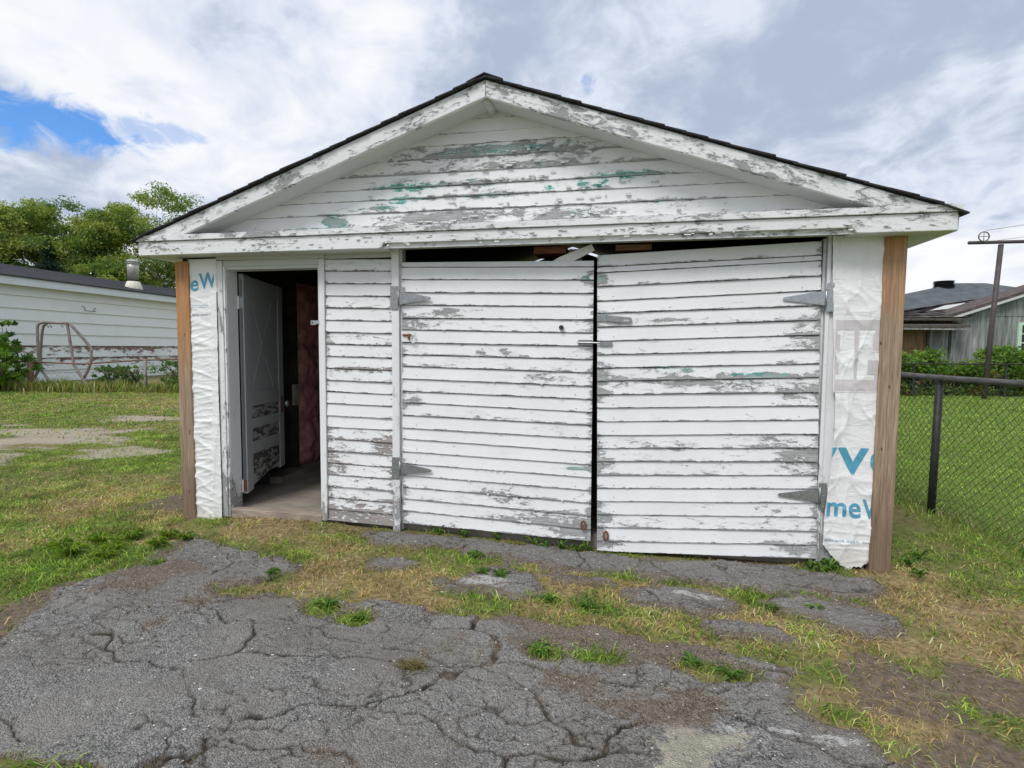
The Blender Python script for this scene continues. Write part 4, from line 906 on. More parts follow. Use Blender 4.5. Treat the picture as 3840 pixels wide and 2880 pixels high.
for x in (-17.62, -17.5, -17.05):
    hk_ = MB(); hk_.tube([(x, 10.6, 2.1), (x+.02, 10.6, 1.98), (x+.07, 10.6, 1.96), (x+.08, 10.6, 2.02)], .012, 6); o = hk_.build('swing_hook', FGREY, sw); o.matrix_parent_inverse = SWI

# ------------------------------------------------------------------ chain link fences
def chain(mb, path, zb, zt, pitch, r, nside=3):
    """diamond wires between two heights along path(s) -> (x, y), s in metres 0..L"""
    pf, L = path; nw = int(L/pitch)
    for i in range(nw):
        pts = []; k = 0; z = zb(i*pitch)
        while z < zt(i*pitch):
            s = i*pitch+(pitch if (k+i) % 2 else 0)*1.0; x, y = pf(min(s, L)); jx = .003*math.sin(i*7.3+k*2.1)
            pts.append((x+jx, y+(r*1.2 if k % 2 else -r*1.2), z)); z += pitch; k += 1
        if len(pts) > 1: mb.tube(pts, r, nside, False)
rf = thing('chain_link_fence', 'black chain link fence with worn grey top rail beside the green lawn', 'fence', (3.55, 1, -.1))
RI = Matrix.Translation((-3.55, -1, .1))
def rfp(mb, name, mat, **kw): o = mb.build(name, mat, rf, **kw); o.matrix_parent_inverse = RI; return o
def rpath(s): return (3.55-.14*(s-3.98)+.012*math.sin(s*1.1), -2.4+s)
def gz1(x, y): return float(gh(np.array([x]), np.array([y]))[0])
m_ = MB(); chain(m_, (rpath, 9.0), lambda s: gz1(*rpath(s))+.01+.03*math.sin(s*2), lambda s: 1.155, .036, .0024); o = rfp(m_, 'wire_mesh', FBMESH); o['kind'] = 'stuff'
m_ = MB(); m_.tube([(*rpath(s), 1.165+.010*math.sin(s*1.3)) for s in np.linspace(0, 9, 40)], .026, 10); rfp(m_, 'top_rail', FRAIL, smooth=True)
for s in (.6, 3.95, 6.8):
    x, y = rpath(s); m_ = MB(); m_.tube([(x, y, -.2), (x+.012, y, 1.12)], .032, 10); rfp(m_, 'fence_post', FBLACK, smooth=True)
    m_ = MB(); m_.lathe((x+.012, y, 1.10), [(.034, 0), (.037, .03), (.036, .06), (.02, .085)], 10); rfp(m_, 'post_cap', FBLACK)
lf = thing('chain_link_fence', 'low rusty chain link fence with a wavy top rail in front of white siding', 'fence', (-15.5, 10, 0))
LI = Matrix.Translation((15.5, -10, 0))
def lfp(mb, name, mat, **kw): o = mb.build(name, mat, lf, **kw); o.matrix_parent_inverse = LI; return o
LA, LBv = Vector((-22.2, 8.55)), Vector((-9.5, 11.2)); LFL = (LBv-LA).length; ldv = (LBv-LA)/LFL
def lpath(s): q = LA+ldv*s; return (q.x, q.y)
def lz(s):
    x = lpath(s)[0]; return float(np.interp(x, [-22, -18, -17.1, -16.3, -15.5, -14.8, -13.7, -12.6, -9], [.90, .86, .885, .85, .82, .88, .955, .99, .97]))
m_ = MB(); chain(m_, (lpath, LFL), lambda s: gz1(*lpath(s))+.04, lambda s: lz(s), .085, .003); o = lfp(m_, 'wire_mesh', FMESH); o['kind'] = 'stuff'
m_ = MB(); m_.tube([(*lpath(s), lz(s)) for s in np.linspace(0, LFL, 60)], .026, 8); lfp(m_, 'top_rail', FRUST, smooth=True)
for z in (.12, .55):
    m_ = MB(); m_.tube([(*lpath(s), z+.03*math.sin(s)) for s in np.linspace(0, LFL, 40)], .006, 5); lfp(m_, 'tension_wire', FRUST)
for px, r, mt in ((-21.0, .05, FGREY), (-17.05, .085, FRUST), (-13.62, .05, FGREY), (-10.4, .05, FGREY)):
    s = (px-LA.x)/ldv.x; x, y = lpath(s); m_ = MB(); m_.tube([(x, y-.03, -.3), (x, y-.03, lz(s)-.01)], r, 10); lfp(m_, 'fence_post', mt, smooth=True)

# ------------------------------------------------------------------ clothesline post
tp = thing('clothesline_post', 'tall brown steel clothesline post with crossbar and pulley on the lawn', 'clothesline post', (10.1, 12.6, 0))
TI = Matrix.Translation((-10.1, -12.6, 0))
def tpp(mb, name, mat, **kw): o = mb.build(name, mat, tp, **kw); o.matrix_parent_inverse = TI; return o
m_ = MB(); m_.tube([(9.98, 12.55, -.2), (10.15, 12.7, 2.2), (10.33, 12.86, 4.18)], .06, 12); tpp(m_, 'pole', TPOST, smooth=True)
m_ = MB(); m_.tube([(9.50, 12.69, 4.22), (12.2, 13.2, 4.30)], .045, 10); tpp(m_, 'crossbar', TPOST, smooth=True)
m_ = MB(); m_.tube([(9.80+.12*math.cos(a), 12.62, 4.36+.12*math.sin(a)) for a in np.linspace(0, 2*math.pi, 19)], .016, 6, False); m_.tube([(9.66, 12.62, 4.36), (9.94, 12.62, 4.36)], .009, 5); m_.tube([(9.80, 12.62, 4.22), (9.80, 12.62, 4.5)], .009, 5); tpp(m_, 'pulley', FGREY, smooth=True)
m_ = MB(); m_.tube([(9.82, 12.6, 4.51), (11.2, 12.0, 4.62), (16, 9.9, 5.0)], .007, 5); m_.tube([(9.82, 12.6, 4.21), (11.2, 12.0, 4.33), (16, 9.9, 4.75)], .005, 5); tpp(m_, 'clothesline', FGREY)

# ------------------------------------------------------------------ weathered shed and house beyond the hedge
def shed_mat():
    m, t, b = newmat('weathered shed boards'); p = t.pos()
    n = t.noise(t.mapping(p, scale=(5, 5, .55)), 1.6, 7, .68, .4); n2 = t.noise(t.mapping(p, scale=(12, 12, .8)), 2, 5, .7)
    c = t.ramp(n, [(.25, (.06, .065, .065)), (.45, (.20, .21, .205)), (.6, (.33, .345, .34)), (.75, (.50, .53, .51))])
    c = t.mix(t.mapr(n2, .5, .7, 0, .6), c, (.10, .105, .10)); setb(t, b, c, .9, t.bump(n2, .4, .01)); return m
SHEDW = shed_mat()
BROWNW = simple('tan rotting boards', (.25, .15, .085), .9, 0, 3, .5, .4, 8, stretch=(5, 5, .5))
shed = thing('weathered_shed', 'grey weathered wooden shed with brown shingle roof behind the hedge', 'shed', (13, 18.5, 0))
HI = Matrix.Translation((-13, -18.5, 0))
def shp(mb, name, mat, parent=None, **kw):
    o = mb.build(name, mat, parent or shed, **kw)
    if parent is None: o.matrix_parent_inverse = HI
    return o
sd0, sdv = Vector((11.70, 17.60)), Vector((2.4, .5)).normalized(); snv = Vector((-sdv.y, sdv.x))
def spt(s, o, z): q = sd0+sdv*s+snv*o; return (q.x, q.y, z)
def sbox(s0, s1, o0, o1, z0, z1):
    return MB().add([spt(s0, o0, z0), spt(s1, o0, z0), spt(s1, o1, z0), spt(s0, o1, z0), spt(s0, o0, z1), spt(s1, o0, z1), spt(s1, o1, z1), spt(s0, o1, z1)], [(0, 3, 2, 1), (4, 5, 6, 7), (0, 1, 5, 4), (1, 2, 6, 5), (2, 3, 7, 6), (3, 0, 4, 7)])
def sprism(poly, o0, o1):
    n = len(poly); return MB().add([spt(s, o0, z) for s, z in poly]+[spt(s, o1, z) for s, z in poly], [tuple(range(n)), tuple(range(2*n-1, n-1, -1))]+[(i, i+n, (i+1) % n+n, (i+1) % n) for i in range(n)])
for k in range(16):                        # wide vertical boards
    s0 = k*.62; s1 = s0+.617; off = random.uniform(-.004, .004)
    shp(sbox(s0, s1, off, .05+off, -.2, 2.60), 'wall_board', SHEDW)
shp(sprism([(0, 2.60), (9.9, 2.60), (4.95, 4.22)], -.012, .05), 'gable_wall', SHEDW)
shp(sbox(.0, 9.9, .06, 4, -.2, 2.5), 'wall', SHEDW)
shp(sprism([(-.25, 2.52), (4.95, 4.22), (4.95, 4.34), (-.25, 2.64)], -.25, 1.0), 'roof', SHEDROOF); shp(sprism([(4.95, 4.22), (10.15, 2.52), (10.15, 2.64), (4.95, 4.34)], -.25, 1.0), 'roof', SHEDROOF)
shp(sprism([(-.2, 2.47), (4.95, 4.16), (4.95, 4.24), (-.2, 2.55)], -.27, -.22), 'rake_board', P_CLEAN)
RDG = [(-4.4, 2.62), (-1.5, 2.70), (.43, 2.99), (5.24, 3.78)]
def rz(s): return float(np.interp(s, [a for a, b in RDG], [b for a, b in RDG]))
def wpt(u, f, lift=0.0):                   # u along the roof, f from eave to ridge
    s0, s1 = -4.4+4.6*u, -4.4+9.64*u; s = s0+(s1-s0)*f; return spt(s, -.35+3.45*f, 2.50+(rz(s1)-2.50)*f+lift)
wing = shp(MB().grid(np.array([[wpt(i/16, f) for i in range(17)] for f in np.linspace(0, 1, 5)])), 'wing_roof', SHEDROOF)
for k in range(9):
    rows = [[wpt(i/24, k/9, .03+random.uniform(-.012, .02)) for i in range(25)], [wpt(i/24, min(1, (k+1.05)/9), .006) for i in range(25)]]
    MB().grid(np.array(rows)).build('shingle_course', SHEDROOF, wing)
shp(sbox(-4.4, .2, -.38, -.34, 2.42, 2.50), 'wing_eave_board', BARK)
shp(MB().add([wpt(.66, .40, .05), wpt(.78, .42, .05), wpt(.80, .72, .05), wpt(.70, .70, .05)], [(0, 1, 2, 3)]), 'roof_patch', SEALW)
shp(sbox(-4.3, -.05, .1, 3.2, -.2, 2.45), 'wing_wall', BROWNW); shp(sbox(-.75, -.06, .06, .1, 1.0, 2.3), 'wall_patch', SHEDW); shp(sbox(-.80, -.72, .03, .1, -.2, 2.2), 'wing_post', BARK)
shp(MB().add([spt(-4.4, -.55, 2.22), spt(.22, -.5, 2.27), spt(.1, .1, 2.40), spt(-4.4, .1, 2.38), spt(-4.4, -.55, 2.14), spt(.22, -.5, 2.19)], [(0, 1, 2, 3), (4, 5, 1, 0)]), 'lean_to_roof', BARK)
shp(sbox(-4.4, .2, -.52, -.48, 2.10, 2.16), 'lean_to_edge', SHEDW)
wn = shp(sbox(2.24, 3.6, -.06, .0, 1.32, 2.40), 'window', WGREEN)
for s0 in (2.36, 2.95):
    for k in range(3): sbox(s0, s0+.52, -.075, -.05, 1.42+k*.31, 1.42+k*.31+.26).build('pane', GLASS, wn)
house = thing('hip_roof_house', 'house with a slate grey hip roof and black vent behind the shed', 'house', (16.5, 30, 0))
KI = Matrix.Translation((-16.5, -30, 0))
def hsp(mb, name, mat, parent=None, **kw):
    o = mb.build(name, mat, parent or house, **kw)
    if parent is None: o.matrix_parent_inverse = KI
    return o
hsp(MB().box(9, 25, 25, 34, -.2, 2.9), 'wall', SHEDW)
hr = hsp(MB().add([(8.4, 24.3, 2.85), (25.6, 24.3, 2.85), (25.6, 34.6, 2.85), (8.4, 34.6, 2.85), (17.2, 28.4, 4.86), (18.6, 28.6, 4.86)], [(0, 1, 5, 4), (1, 2, 5), (2, 3, 4, 5), (3, 0, 4), (3, 2, 1, 0)]), 'roof', HROOF)
vm = MB()
for k in range(5): vm.lathe((16.55, 28.2, 4.62+k*.07), [(.40, 0), (.46, .02), (.46, .035), (.36, .04)], 14)
vm.build('roof_vent', BLACKV, hr)
MB().box(13.35, 13.75, 27.2, 27.7, 3.6, 4.45).build('chimney', simple('brick red chimney', (.22, .11, .08), .9), hr)

# ------------------------------------------------------------------ foliage
def quads_mesh(name, C_, A_, B_, cols, mat, parent=None, inv=None):
    """leaf diamonds: centre, half-length vector, half-width vector"""
    n = len(C_); V = np.stack([C_-A_, C_-B_+A_*.1, C_+A_, C_+B_+A_*.1], 1).reshape(-1, 3)
    o = np_mesh(name, V, quads=np.arange(4*n).reshape(n, 4), mat=mat, parent=parent, colors=np.repeat(cols, 4, 0))
    if inv is not None: o.matrix_parent_inverse = inv
    return o
def rand_dirs(n): q = rng.normal(size=(n, 3)); return q/np.linalg.norm(q, axis=1, keepdims=True)
def leaf_cloud(centers, radii, per, size, pal, flat=.6, droop=.3, shell=.5):
    """leaves round clump centres; pal: list of colours, one picked per clump with jitter per leaf"""
    n = len(centers); idx = np.repeat(np.arange(n), per); D = rand_dirs(n*per); rr_ = rng.uniform(shell, 1, (n*per, 1))**.7
    C_ = centers[idx]+D*rr_*radii[idx][:, None]*np.array([1, 1, flat])
    A = rand_dirs(n*per); A[:, 2] -= droop; A /= np.linalg.norm(A, axis=1, keepdims=True)
    B = np.cross(A, rand_dirs(n*per)); B /= np.linalg.norm(B, axis=1, keepdims=True)+1e-9
    s = size*rng.uniform(.6, 1.4, (n*per, 1)); pal = np.array(pal)
    ci = rng.integers(0, len(pal), n); col = pal[ci][idx]*rng.uniform(.75, 1.3, (n*per, 1))
    other = rng.random(n*per) < .2; col[other] = pal[rng.integers(0, len(pal), other.sum())]
    return C_, A*s, B*s*.42, col
PAL_T = [(0.276, 0.354, 0.0703), (0.203, 0.3, 0.0703), (0.145, 0.236, 0.06), (0.341, 0.394, 0.1), (0.108, 0.189, 0.0562), (0.377, 0.417, 0.121)]
PAL_D = [(0.07, 0.119, 0.0448), (0.063, 0.105, 0.056), (0.098, 0.147, 0.056)]
PAL_B = [(0.165, 0.3, 0.03), (0.09, 0.195, 0.03), (0.24, 0.375, 0.045), (0.06, 0.135, 0.03)]
PAL_H = [(0.15, 0.263, 0.05), (0.1, 0.188, 0.0375), (0.2, 0.312, 0.0625), (0.2, 0.15, 0.0375), (0.0625, 0.0875, 0.0312), (0.112, 0.0625, 0.0375)]
PAL_V = [(0.117, 0.221, 0.039), (0.078, 0.156, 0.0325), (0.169, 0.273, 0.0585)]
def tree(base, h, label, pal, spread=.45, clumps=150, per=70, size=.13, crown_lo=.35, seed=1, lean=0, gaps=.5, group='trees beyond the white building', flat=.55):
    random.seed(seed); root = thing('deciduous_tree', label, 'tree', base, group)
    wood = MB(); tips = []
    def limb(p, dirv, ln, r, depth):
        pts = [p]; rs = [r]; q = Vector(p); dv = Vector(dirv)
        for k in range(4):
            dv = (dv+Vector((random.uniform(-.22, .22), random.uniform(-.22, .22), random.uniform(-.06, .2)))).normalized(); q = q+dv*ln/4; pts.append(q.copy()); rs.append(r*(1-.17*(k+1)))
        wood.tube(pts, rs, 6 if depth else 9, False)
        tips.append((pts[-1], depth)); 
        if depth > 0: tips.append((pts[2], depth))
        if depth < 3:
            for k in range(3 if depth else 6):
                i = random.choice([2, 3, 4]) if depth else 2+k % 3; a = random.uniform(0, 6.28); el = random.uniform(.15, .95)
                nd_ = (dv*.5+Vector((math.cos(a)*math.cos(el), math.sin(a)*math.cos(el), math.sin(el)))*.9).normalized()
                limb(pts[i], nd_, ln*random.uniform(.5, .72), rs[i]*.55, depth+1)
    limb(Vector((0, 0, -.3)), Vector((lean, 0, 1)), h*.55, h*.022, 0)
    wood.build('trunk', BARK, root, smooth=True)
    T = np.array([tuple(p) for p, d_ in tips if d_ >= 1]); T = T[T[:, 2] > h*crown_lo]
    k = rng.integers(0, len(T), clumps); c = T[k]+rng.normal(size=(clumps, 3))*h*.05
    zmax = np.percentile(c[:, 2], 93); c[:, 2] *= h*.93/zmax; c[:, 2] = np.minimum(c[:, 2], h*rng.uniform(.88, .98, clumps))
    rad = rng.uniform(.05, .10, clumps)*h
    C_, A_, B_, col = leaf_cloud(c, rad, per, size, pal, flat, .35, .1)
    quads_mesh('crown', C_, A_, B_, col, LEAF, root)
    return root
tree((-33.6, 24.0, 0), 10.6, 'broad yellow green tree behind the white building, standing over the dark spruce', PAL_T, clumps=218, per=182, size=0.089, seed=3, crown_lo=.3)
tree((-30.6, 25.6, 0), 9.9, 'yellow green tree between the dark spruce and the vent pipe', PAL_T, clumps=172, per=182, size=0.089, seed=11, crown_lo=.3)
tree((-27.0, 26.2, 0), 10.8, 'open crowned tree with bare branches behind the roof vent pipe', PAL_T[:4], clumps=150, per=170, size=0.077, seed=5, crown_lo=.32)
tree((-37.2, 22.6, 0), 10.2, 'tree beyond the white building at its near end', PAL_T, clumps=172, per=170, size=0.094, seed=8, crown_lo=.25)
tree((-25.3, 27.5, 0), 6.6, 'low bright tree between the vent pipe and the garage post', PAL_T+PAL_B[:1], clumps=126, per=194, size=0.083, seed=14, crown_lo=.15)
tree((-30.0, 23.2, 0), 6.2, 'low dense tree behind the white building roof, in front of taller crowns', PAL_T+PAL_B[:1], clumps=126, per=194, size=0.083, seed=24, crown_lo=.15)
tree((-36.5, 21.2, 0), 6.8, 'dark low tree behind the near end of the charcoal roof', PAL_D+PAL_T[2:3], clumps=138, per=194, size=0.083, seed=29, crown_lo=.12)
# spruce
sp_ = thing('spruce_tree', 'dark blue green spruce among the yellow green trees', 'tree', (-32.3, 22.6, 0), 'trees beyond the white building')
m_ = MB(); m_.tube([(0, 0, -.3), (0, 0, 7.6)], [.18, .03], 8); m_.build('trunk', BARK, sp_)
n = 14000; hz_ = rng.random(n)**.7*7.2+.4; ang = rng.random(n)*6.283; rmax = (7.8-hz_)*.36; tier = .75+.25*np.sin(hz_*8.5); rr_ = rmax*tier*rng.random(n)**.45
C_ = np.stack([rr_*np.cos(ang), rr_*np.sin(ang), hz_-rr_*.22], 1); A_ = np.stack([np.cos(ang), np.sin(ang), -.45+rng.normal(size=n)*.3], 1)*rng.uniform(.06, .13, (n, 1)); B_ = np.cross(A_, rand_dirs(n)); B_ = B_/np.linalg.norm(B_, axis=1, keepdims=True)*.03
quads_mesh('crown', C_, A_, B_, np.array([(.045, .09, .065)])*rng.uniform(.6, 1.6, (n, 1)), LEAF, sp_)

def bush(name, label, cat, base, size, h, pal, clumps, per, leaf, group=None, stems=5, flat=.8):
    root = thing(name, label, cat, base, group); m_ = MB()
    for k in range(stems):
        a = random.uniform(0, 6.28); m_.tube([(0, 0, -.1), (math.cos(a)*size*.25, math.sin(a)*size*.25, h*.45), (math.cos(a)*size*.5, math.sin(a)*size*.5, h*.85)], [.03, .02, .008], 5, False)
    m_.build('stems', BARK, root)
    c = rng.normal(size=(clumps, 3))*np.array([size*.42, size*.42, 0]); c[:, 2] = rng.uniform(.12, .95, clumps)*h
    shrink = np.clip(1.25-.55*c[:, 2]/h, .4, 1); c[:, 0] *= shrink; c[:, 1] *= shrink
    C_, A_, B_, col = leaf_cloud(c, rng.uniform(.07, .17, clumps)*size, per, leaf, pal, flat, .2, .2)
    quads_mesh('foliage', C_, A_, B_, col, LEAF, root); return root
bush('leafy_shrub', 'bright green leafy shrub in front of the sagging rusty fence', 'shrub', (-18.0, 8.95, -.05), 1.35, 1.8, PAL_B, 150, 45, .07)
bush('leafy_shrub', 'slim sapling with dark round leaves beside the swing frame', 'shrub', (-17.3, 9.1, -.05), .75, 2.3, PAL_V+PAL_B[3:], 22, 40, .065)
for x, y, s, h_, lab in ((-12.6, 10.75, 1.1, 1.0, 'dark green vine bush on the fence by the orange post'), (-15.0, 10.45, .55, .85, 'thin weedy bush climbing the fence past the swing frame'), (-14.4, 10.55, .5, .8, 'sparse bush climbing the fence at the grey fence post'), (-11.4, 10.9, 1.2, 1.1, 'dense green bush on the fence hidden partly by the garage')):
    bush('fence_bush', lab, 'bush', (x, y, -.02), s, h_, PAL_V+PAL_H[:2], int(95*s), 26, .05)
# hedge with vines on a low black fence
hg = thing('hedge', 'overgrown hedge with yellow and rusty leaves along the far side of the lawn', 'hedge', (11, 13.6, .1))
GIh = Matrix.Translation((-11, -13.6, -.1))
nc = 620; hx = rng.uniform(6.2, 15.5, nc); hy = 13.35+(hx-8)*.2+rng.uniform(-.25, .55, nc); top = 1.28+.16*np.sin(hx*1.7)+.12*np.sin(hx*4.1+1)+.25*np.exp(-((hx-11.3)/.5)**2)
hzv = .1+rng.random(nc)**.8*(top-.15)
C_, A_, B_, col = leaf_cloud(np.stack([hx, hy, hzv], 1), rng.uniform(.12, .28, nc), 46, .062, PAL_H[:3], .9, .2, .2)
yel = (vn(C_[:, 0]*2.3, C_[:, 2]*3.1, 5) > .66) & (C_[:, 2] < 1.1) & (rng.random(len(C_)) < .6)
col[yel] = np.array([(.42, .32, .03), (.20, .09, .03), (.30, .26, .04)])[rng.integers(0, 3, yel.sum())]
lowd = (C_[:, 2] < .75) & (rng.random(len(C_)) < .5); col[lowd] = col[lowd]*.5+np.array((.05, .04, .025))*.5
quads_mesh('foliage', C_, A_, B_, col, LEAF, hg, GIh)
m_ = MB()
for k in range(60):
    x = random.uniform(6.3, 15.3); y = 13.35+(x-8)*.2+random.uniform(-.1, .4); m_.tube([(x, y, .0), (x+random.uniform(-.2, .2), y-.1, .6), (x+random.uniform(-.4, .4), y, 1.2)], [.016, .011, .005], 4, False)
o = m_.build('stems', BARK, hg); o.matrix_parent_inverse = GIh
f2 = thing('rail_fence', 'low black rail fence running along the front of the hedge', 'fence', (10, 13.2, .1)); FI = Matrix.Translation((-10, -13.2, -.1))
m_ = MB(); m_.tube([(6.2, 12.6, 1.05), (11, 13.5, 1.05), (15.5, 14.4, 1.06)], .022, 6); o = m_.build('top_rail', FBLACK, f2); o.matrix_parent_inverse = FI
for x in (7.2, 8.55, 11.0, 13.5): m_ = MB(); m_.tube([(x, 12.6+(x-6.2)*.19, 0), (x, 12.6+(x-6.2)*.19, 1.05)], .03, 6); o = m_.build('fence_post', FBLACK, f2); o.matrix_parent_inverse = FI

# ------------------------------------------------------------------ grass
def blades(name, x, y, hgt, wid, lean, cols, label, cat, flatness=0.0, seg=2):
    n = len(x); z = gh(x, y)-.004; a = rng.random(n)*6.283; dx, dy = np.cos(a), np.sin(a); b = rng.random(n)*6.283
    wx_, wy_ = np.cos(b)*wid/2, np.sin(b)*wid/2; ln = lean*hgt
    p0 = np.stack([x-wx_, y-wy_, z], 1); p1 = np.stack([x+wx_, y+wy_, z], 1)
    mx, my, mz = x+dx*ln*.35, y+dy*ln*.35, z+hgt*.62
    p2 = np.stack([mx+wx_*.8, my+wy_*.8, mz], 1); p3 = np.stack([mx-wx_*.8, my-wy_*.8, mz], 1)
    tz = z+hgt*np.clip(1.05-.45*lean, .15, 1.1)
    p4 = np.stack([x+dx*ln, y+dy*ln, tz], 1)
    V = np.stack([p0, p1, p2, p3, p4], 1).reshape(-1, 3); i = np.arange(n)[:, None]*5
    T = np.concatenate([i+np.array([[0, 1, 2]]), i+np.array([[0, 2, 3]]), i+np.array([[3, 2, 4]])], 0)
    cc = np.repeat(cols, 5, 0); shade = np.tile(np.array([.75, .75, 1, 1, 1.15]), n)[:, None]
    o = np_mesh(name, V, tris=T, mat=GRASSM, colors=cc*shade); tag(o, label, cat, kind='stuff'); return o
G_GREEN = np.array([(.19, .32, .035), (.12, .235, .03), (.26, .38, .055), (.32, .40, .08), (.08, .16, .025)]); G_DRY = np.array([(.62, .47, .20), (.52, .37, .15), (.42, .30, .16), (.72, .57, .30)])
G_LAWN = np.array([(.25, .42, .05), (.18, .33, .045), (.34, .50, .09), (.12, .24, .03)])
def colmix(dry, n, gpal=G_GREEN, x=None, y=None):
    if x is not None and gpal is not G_LAWN:
        dry = np.clip(dry+(fbm(x*4.5, y*4.5, 301, 3)-.5)*1.1*(dry > .06), 0, 1)
    isd = rng.random(n) < dry; c = gpal[rng.integers(0, len(gpal), n)]*rng.uniform(.55, 1.35, (n, 1)); d_ = G_DRY[rng.integers(0, 4, n)]*rng.uniform(.45, 1.2, (n, 1))
    olive = rng.random(n) < .35*np.clip(dry+.2, 0, 1)
    c = np.where(isd[:, None], d_, c); c[olive] = c[olive]*.5+np.array((.24, .21, .06))*.5
    if x is not None: c = c*(.25+1.5*fbm(x*6.5, y*6.5, 307, 3))[:, None]
    return np.clip(c*1.3, 0, .8)
def sample(n, x0, x1, y0, y1):
    return rng.uniform(x0, x1, n), rng.uniform(y0, y1, n)
def not_garage(x, y, m=.0): return ~((x > -2.95+m) & (x < 2.56-m) & (y > -.005) & (y < 6.1))
# near ground: strip, edges of the driveway
x, y = sample(150000, -5.2, 3.5, -3.2, .9)
F = fields(x, y); mk = asph_mask(x, y); grn = np.clip(ell(x, y, GREENC, .45, 15)*1.1+.35, 0, 1)
edge_ = 1-sstep(mk+(fbm(x*11, y*11, 58, 3)-.5)*.10, -.01, .05)
dens = np.clip(1-1.1*F['dirt'], .10, 1)*edge_*(.12+.88*sstep(fbm(x*6, y*6, 55, 3), .33, .6))
dens = np.maximum(dens, grn*edge_*.95)
k = (rng.random(len(x)) < dens) & not_garage(x, y) ; x, y = x[k], y[k]; grn = grn[k]; dry = F['dry'][k]
n = len(x); hgt = rng.uniform(.012, .052, n)*(1+.35*grn)*(1+.5*(fbm(x*3, y*3, 8, 2)-.4)); 
blades('tufted_grass', x, y, hgt, rng.uniform(.003, .0065, n), rng.uniform(.5, 2.6, n), colmix(np.clip(dry*.85-.08-.4*grn, 0, .85), n, x=x, y=y), 'tufts of green and dry grass growing through the broken driveway edge', 'grass')
# straw lying flat on the broken strip and by the doors
x, y = sample(26000, -2.9, 3.3, -2.6, .0); F = fields(x, y); mk = asph_mask(x, y)
k = (rng.random(len(x)) < np.clip(np.maximum(F['dry']*1.1-.1, F['dirt']*.5*(x > 1.5)), 0, 1)*(mk < .06)*(.3+.7*(vn(x*4, y*4, 3) > .4))) & not_garage(x, y); x, y = x[k], y[k]; n = len(x)
blades('dead_straw', x, y, rng.uniform(.008, .02, n), rng.uniform(.002, .004, n), rng.uniform(3, 9, n), G_DRY[rng.integers(0, 4, n)]*rng.uniform(.7, 1.2, (n, 1)), 'dead straw scattered over the broken driveway strip', 'straw')
# lawn beside the garage, towards the sagging fence
for nm, cnt, (x0, x1, y0, y1), hs_, ws, lab in (('lawn_grass', 120000, (-7.5, -2.5, -3.2, 4.0), (.018, .05), (.004, .008), 'mown green and yellowing grass beside the garage'),
                                          ('lawn_grass', 110000, (-24, -2.9, 3.0, 12.5), (.025, .055), (.010, .02), 'patchy mown grass between the sandy patch and the rusty fence')):
    x, y = sample(cnt, x0, x1, y0, y1); F = fields(x, y); mk = asph_mask(x, y)
    k = (rng.random(len(x)) < np.clip(1-1.0*F['dirt'], .2, 1)*(mk < .0)*(.4+.6*sstep(fbm(x*2.2, y*2.2, 155, 3), .3, .55))) & not_garage(x, y)
    k &= ~((x > -2.9) & (y > -.6)) if cnt == 120000 else True
    x, y = x[k], y[k]; n = len(x); dist = np.hypot(x-.8, y+4.1); sc_ = np.clip(dist/7, .8, 2.2)
    blades(nm, x, y, rng.uniform(*hs_, n)*(1+.8*np.clip(fbm(x*.8, y*.8, 66, 3)-.5, 0, 1)), rng.uniform(*ws, n), rng.uniform(.4, 2.2, n), colmix(np.clip(F['dry'][k]*.62-.18, 0, .6), n, x=x, y=y), lab, 'grass')
# lush lawn past the black fence
x, y = sample(130000, 3.3, 16, -1.2, 13.6); dist = np.hypot(x-.8, y+4.1)
k = (rng.random(len(x)) < np.clip(9/dist, .35, 1)) & ~((x < 3.75) & (rng.random(len(x)) < .3)); x, y, dist = x[k], y[k], dist[k]; n = len(x)
blades('lawn_grass', x, y, rng.uniform(.018, .04, n), rng.uniform(.004, .007, n)*np.clip(dist/5, 1, 3), rng.uniform(.3, 1.3, n), colmix(np.full(n, .04), n, G_LAWN, x, y), 'lush bright green lawn grass beyond the black fence', 'grass')
# tall weeds under the rusty fence
s = rng.random(9000)*LFL; q = np.array([lpath(v) for v in s]); x = q[:, 0]+rng.normal(size=9000)*.1; y = q[:, 1]+rng.normal(size=9000)*.28-.15
hh = rng.uniform(.12, .42, 9000)*(.5+fbm(x*.9, y*.9, 23, 3)); blades('tall_grass', x, y, hh, rng.uniform(.012, .022, 9000), rng.uniform(.15, .7, 9000), colmix(np.full(9000, .35), 9000)*.8, 'tall weedy grass along the foot of the rusty fence', 'grass')
y = rng.uniform(-2.2, 6, 2600); x = 3.55-.14*(y-1.58)+rng.normal(size=2600)*.14; blades('tall_grass', x, y, rng.uniform(.04, .13, 2600), rng.uniform(.004, .007, 2600), rng.uniform(.3, 1.2, 2600), colmix(np.full(2600, .3), 2600), 'uncut grass along the foot of the black fence', 'grass')

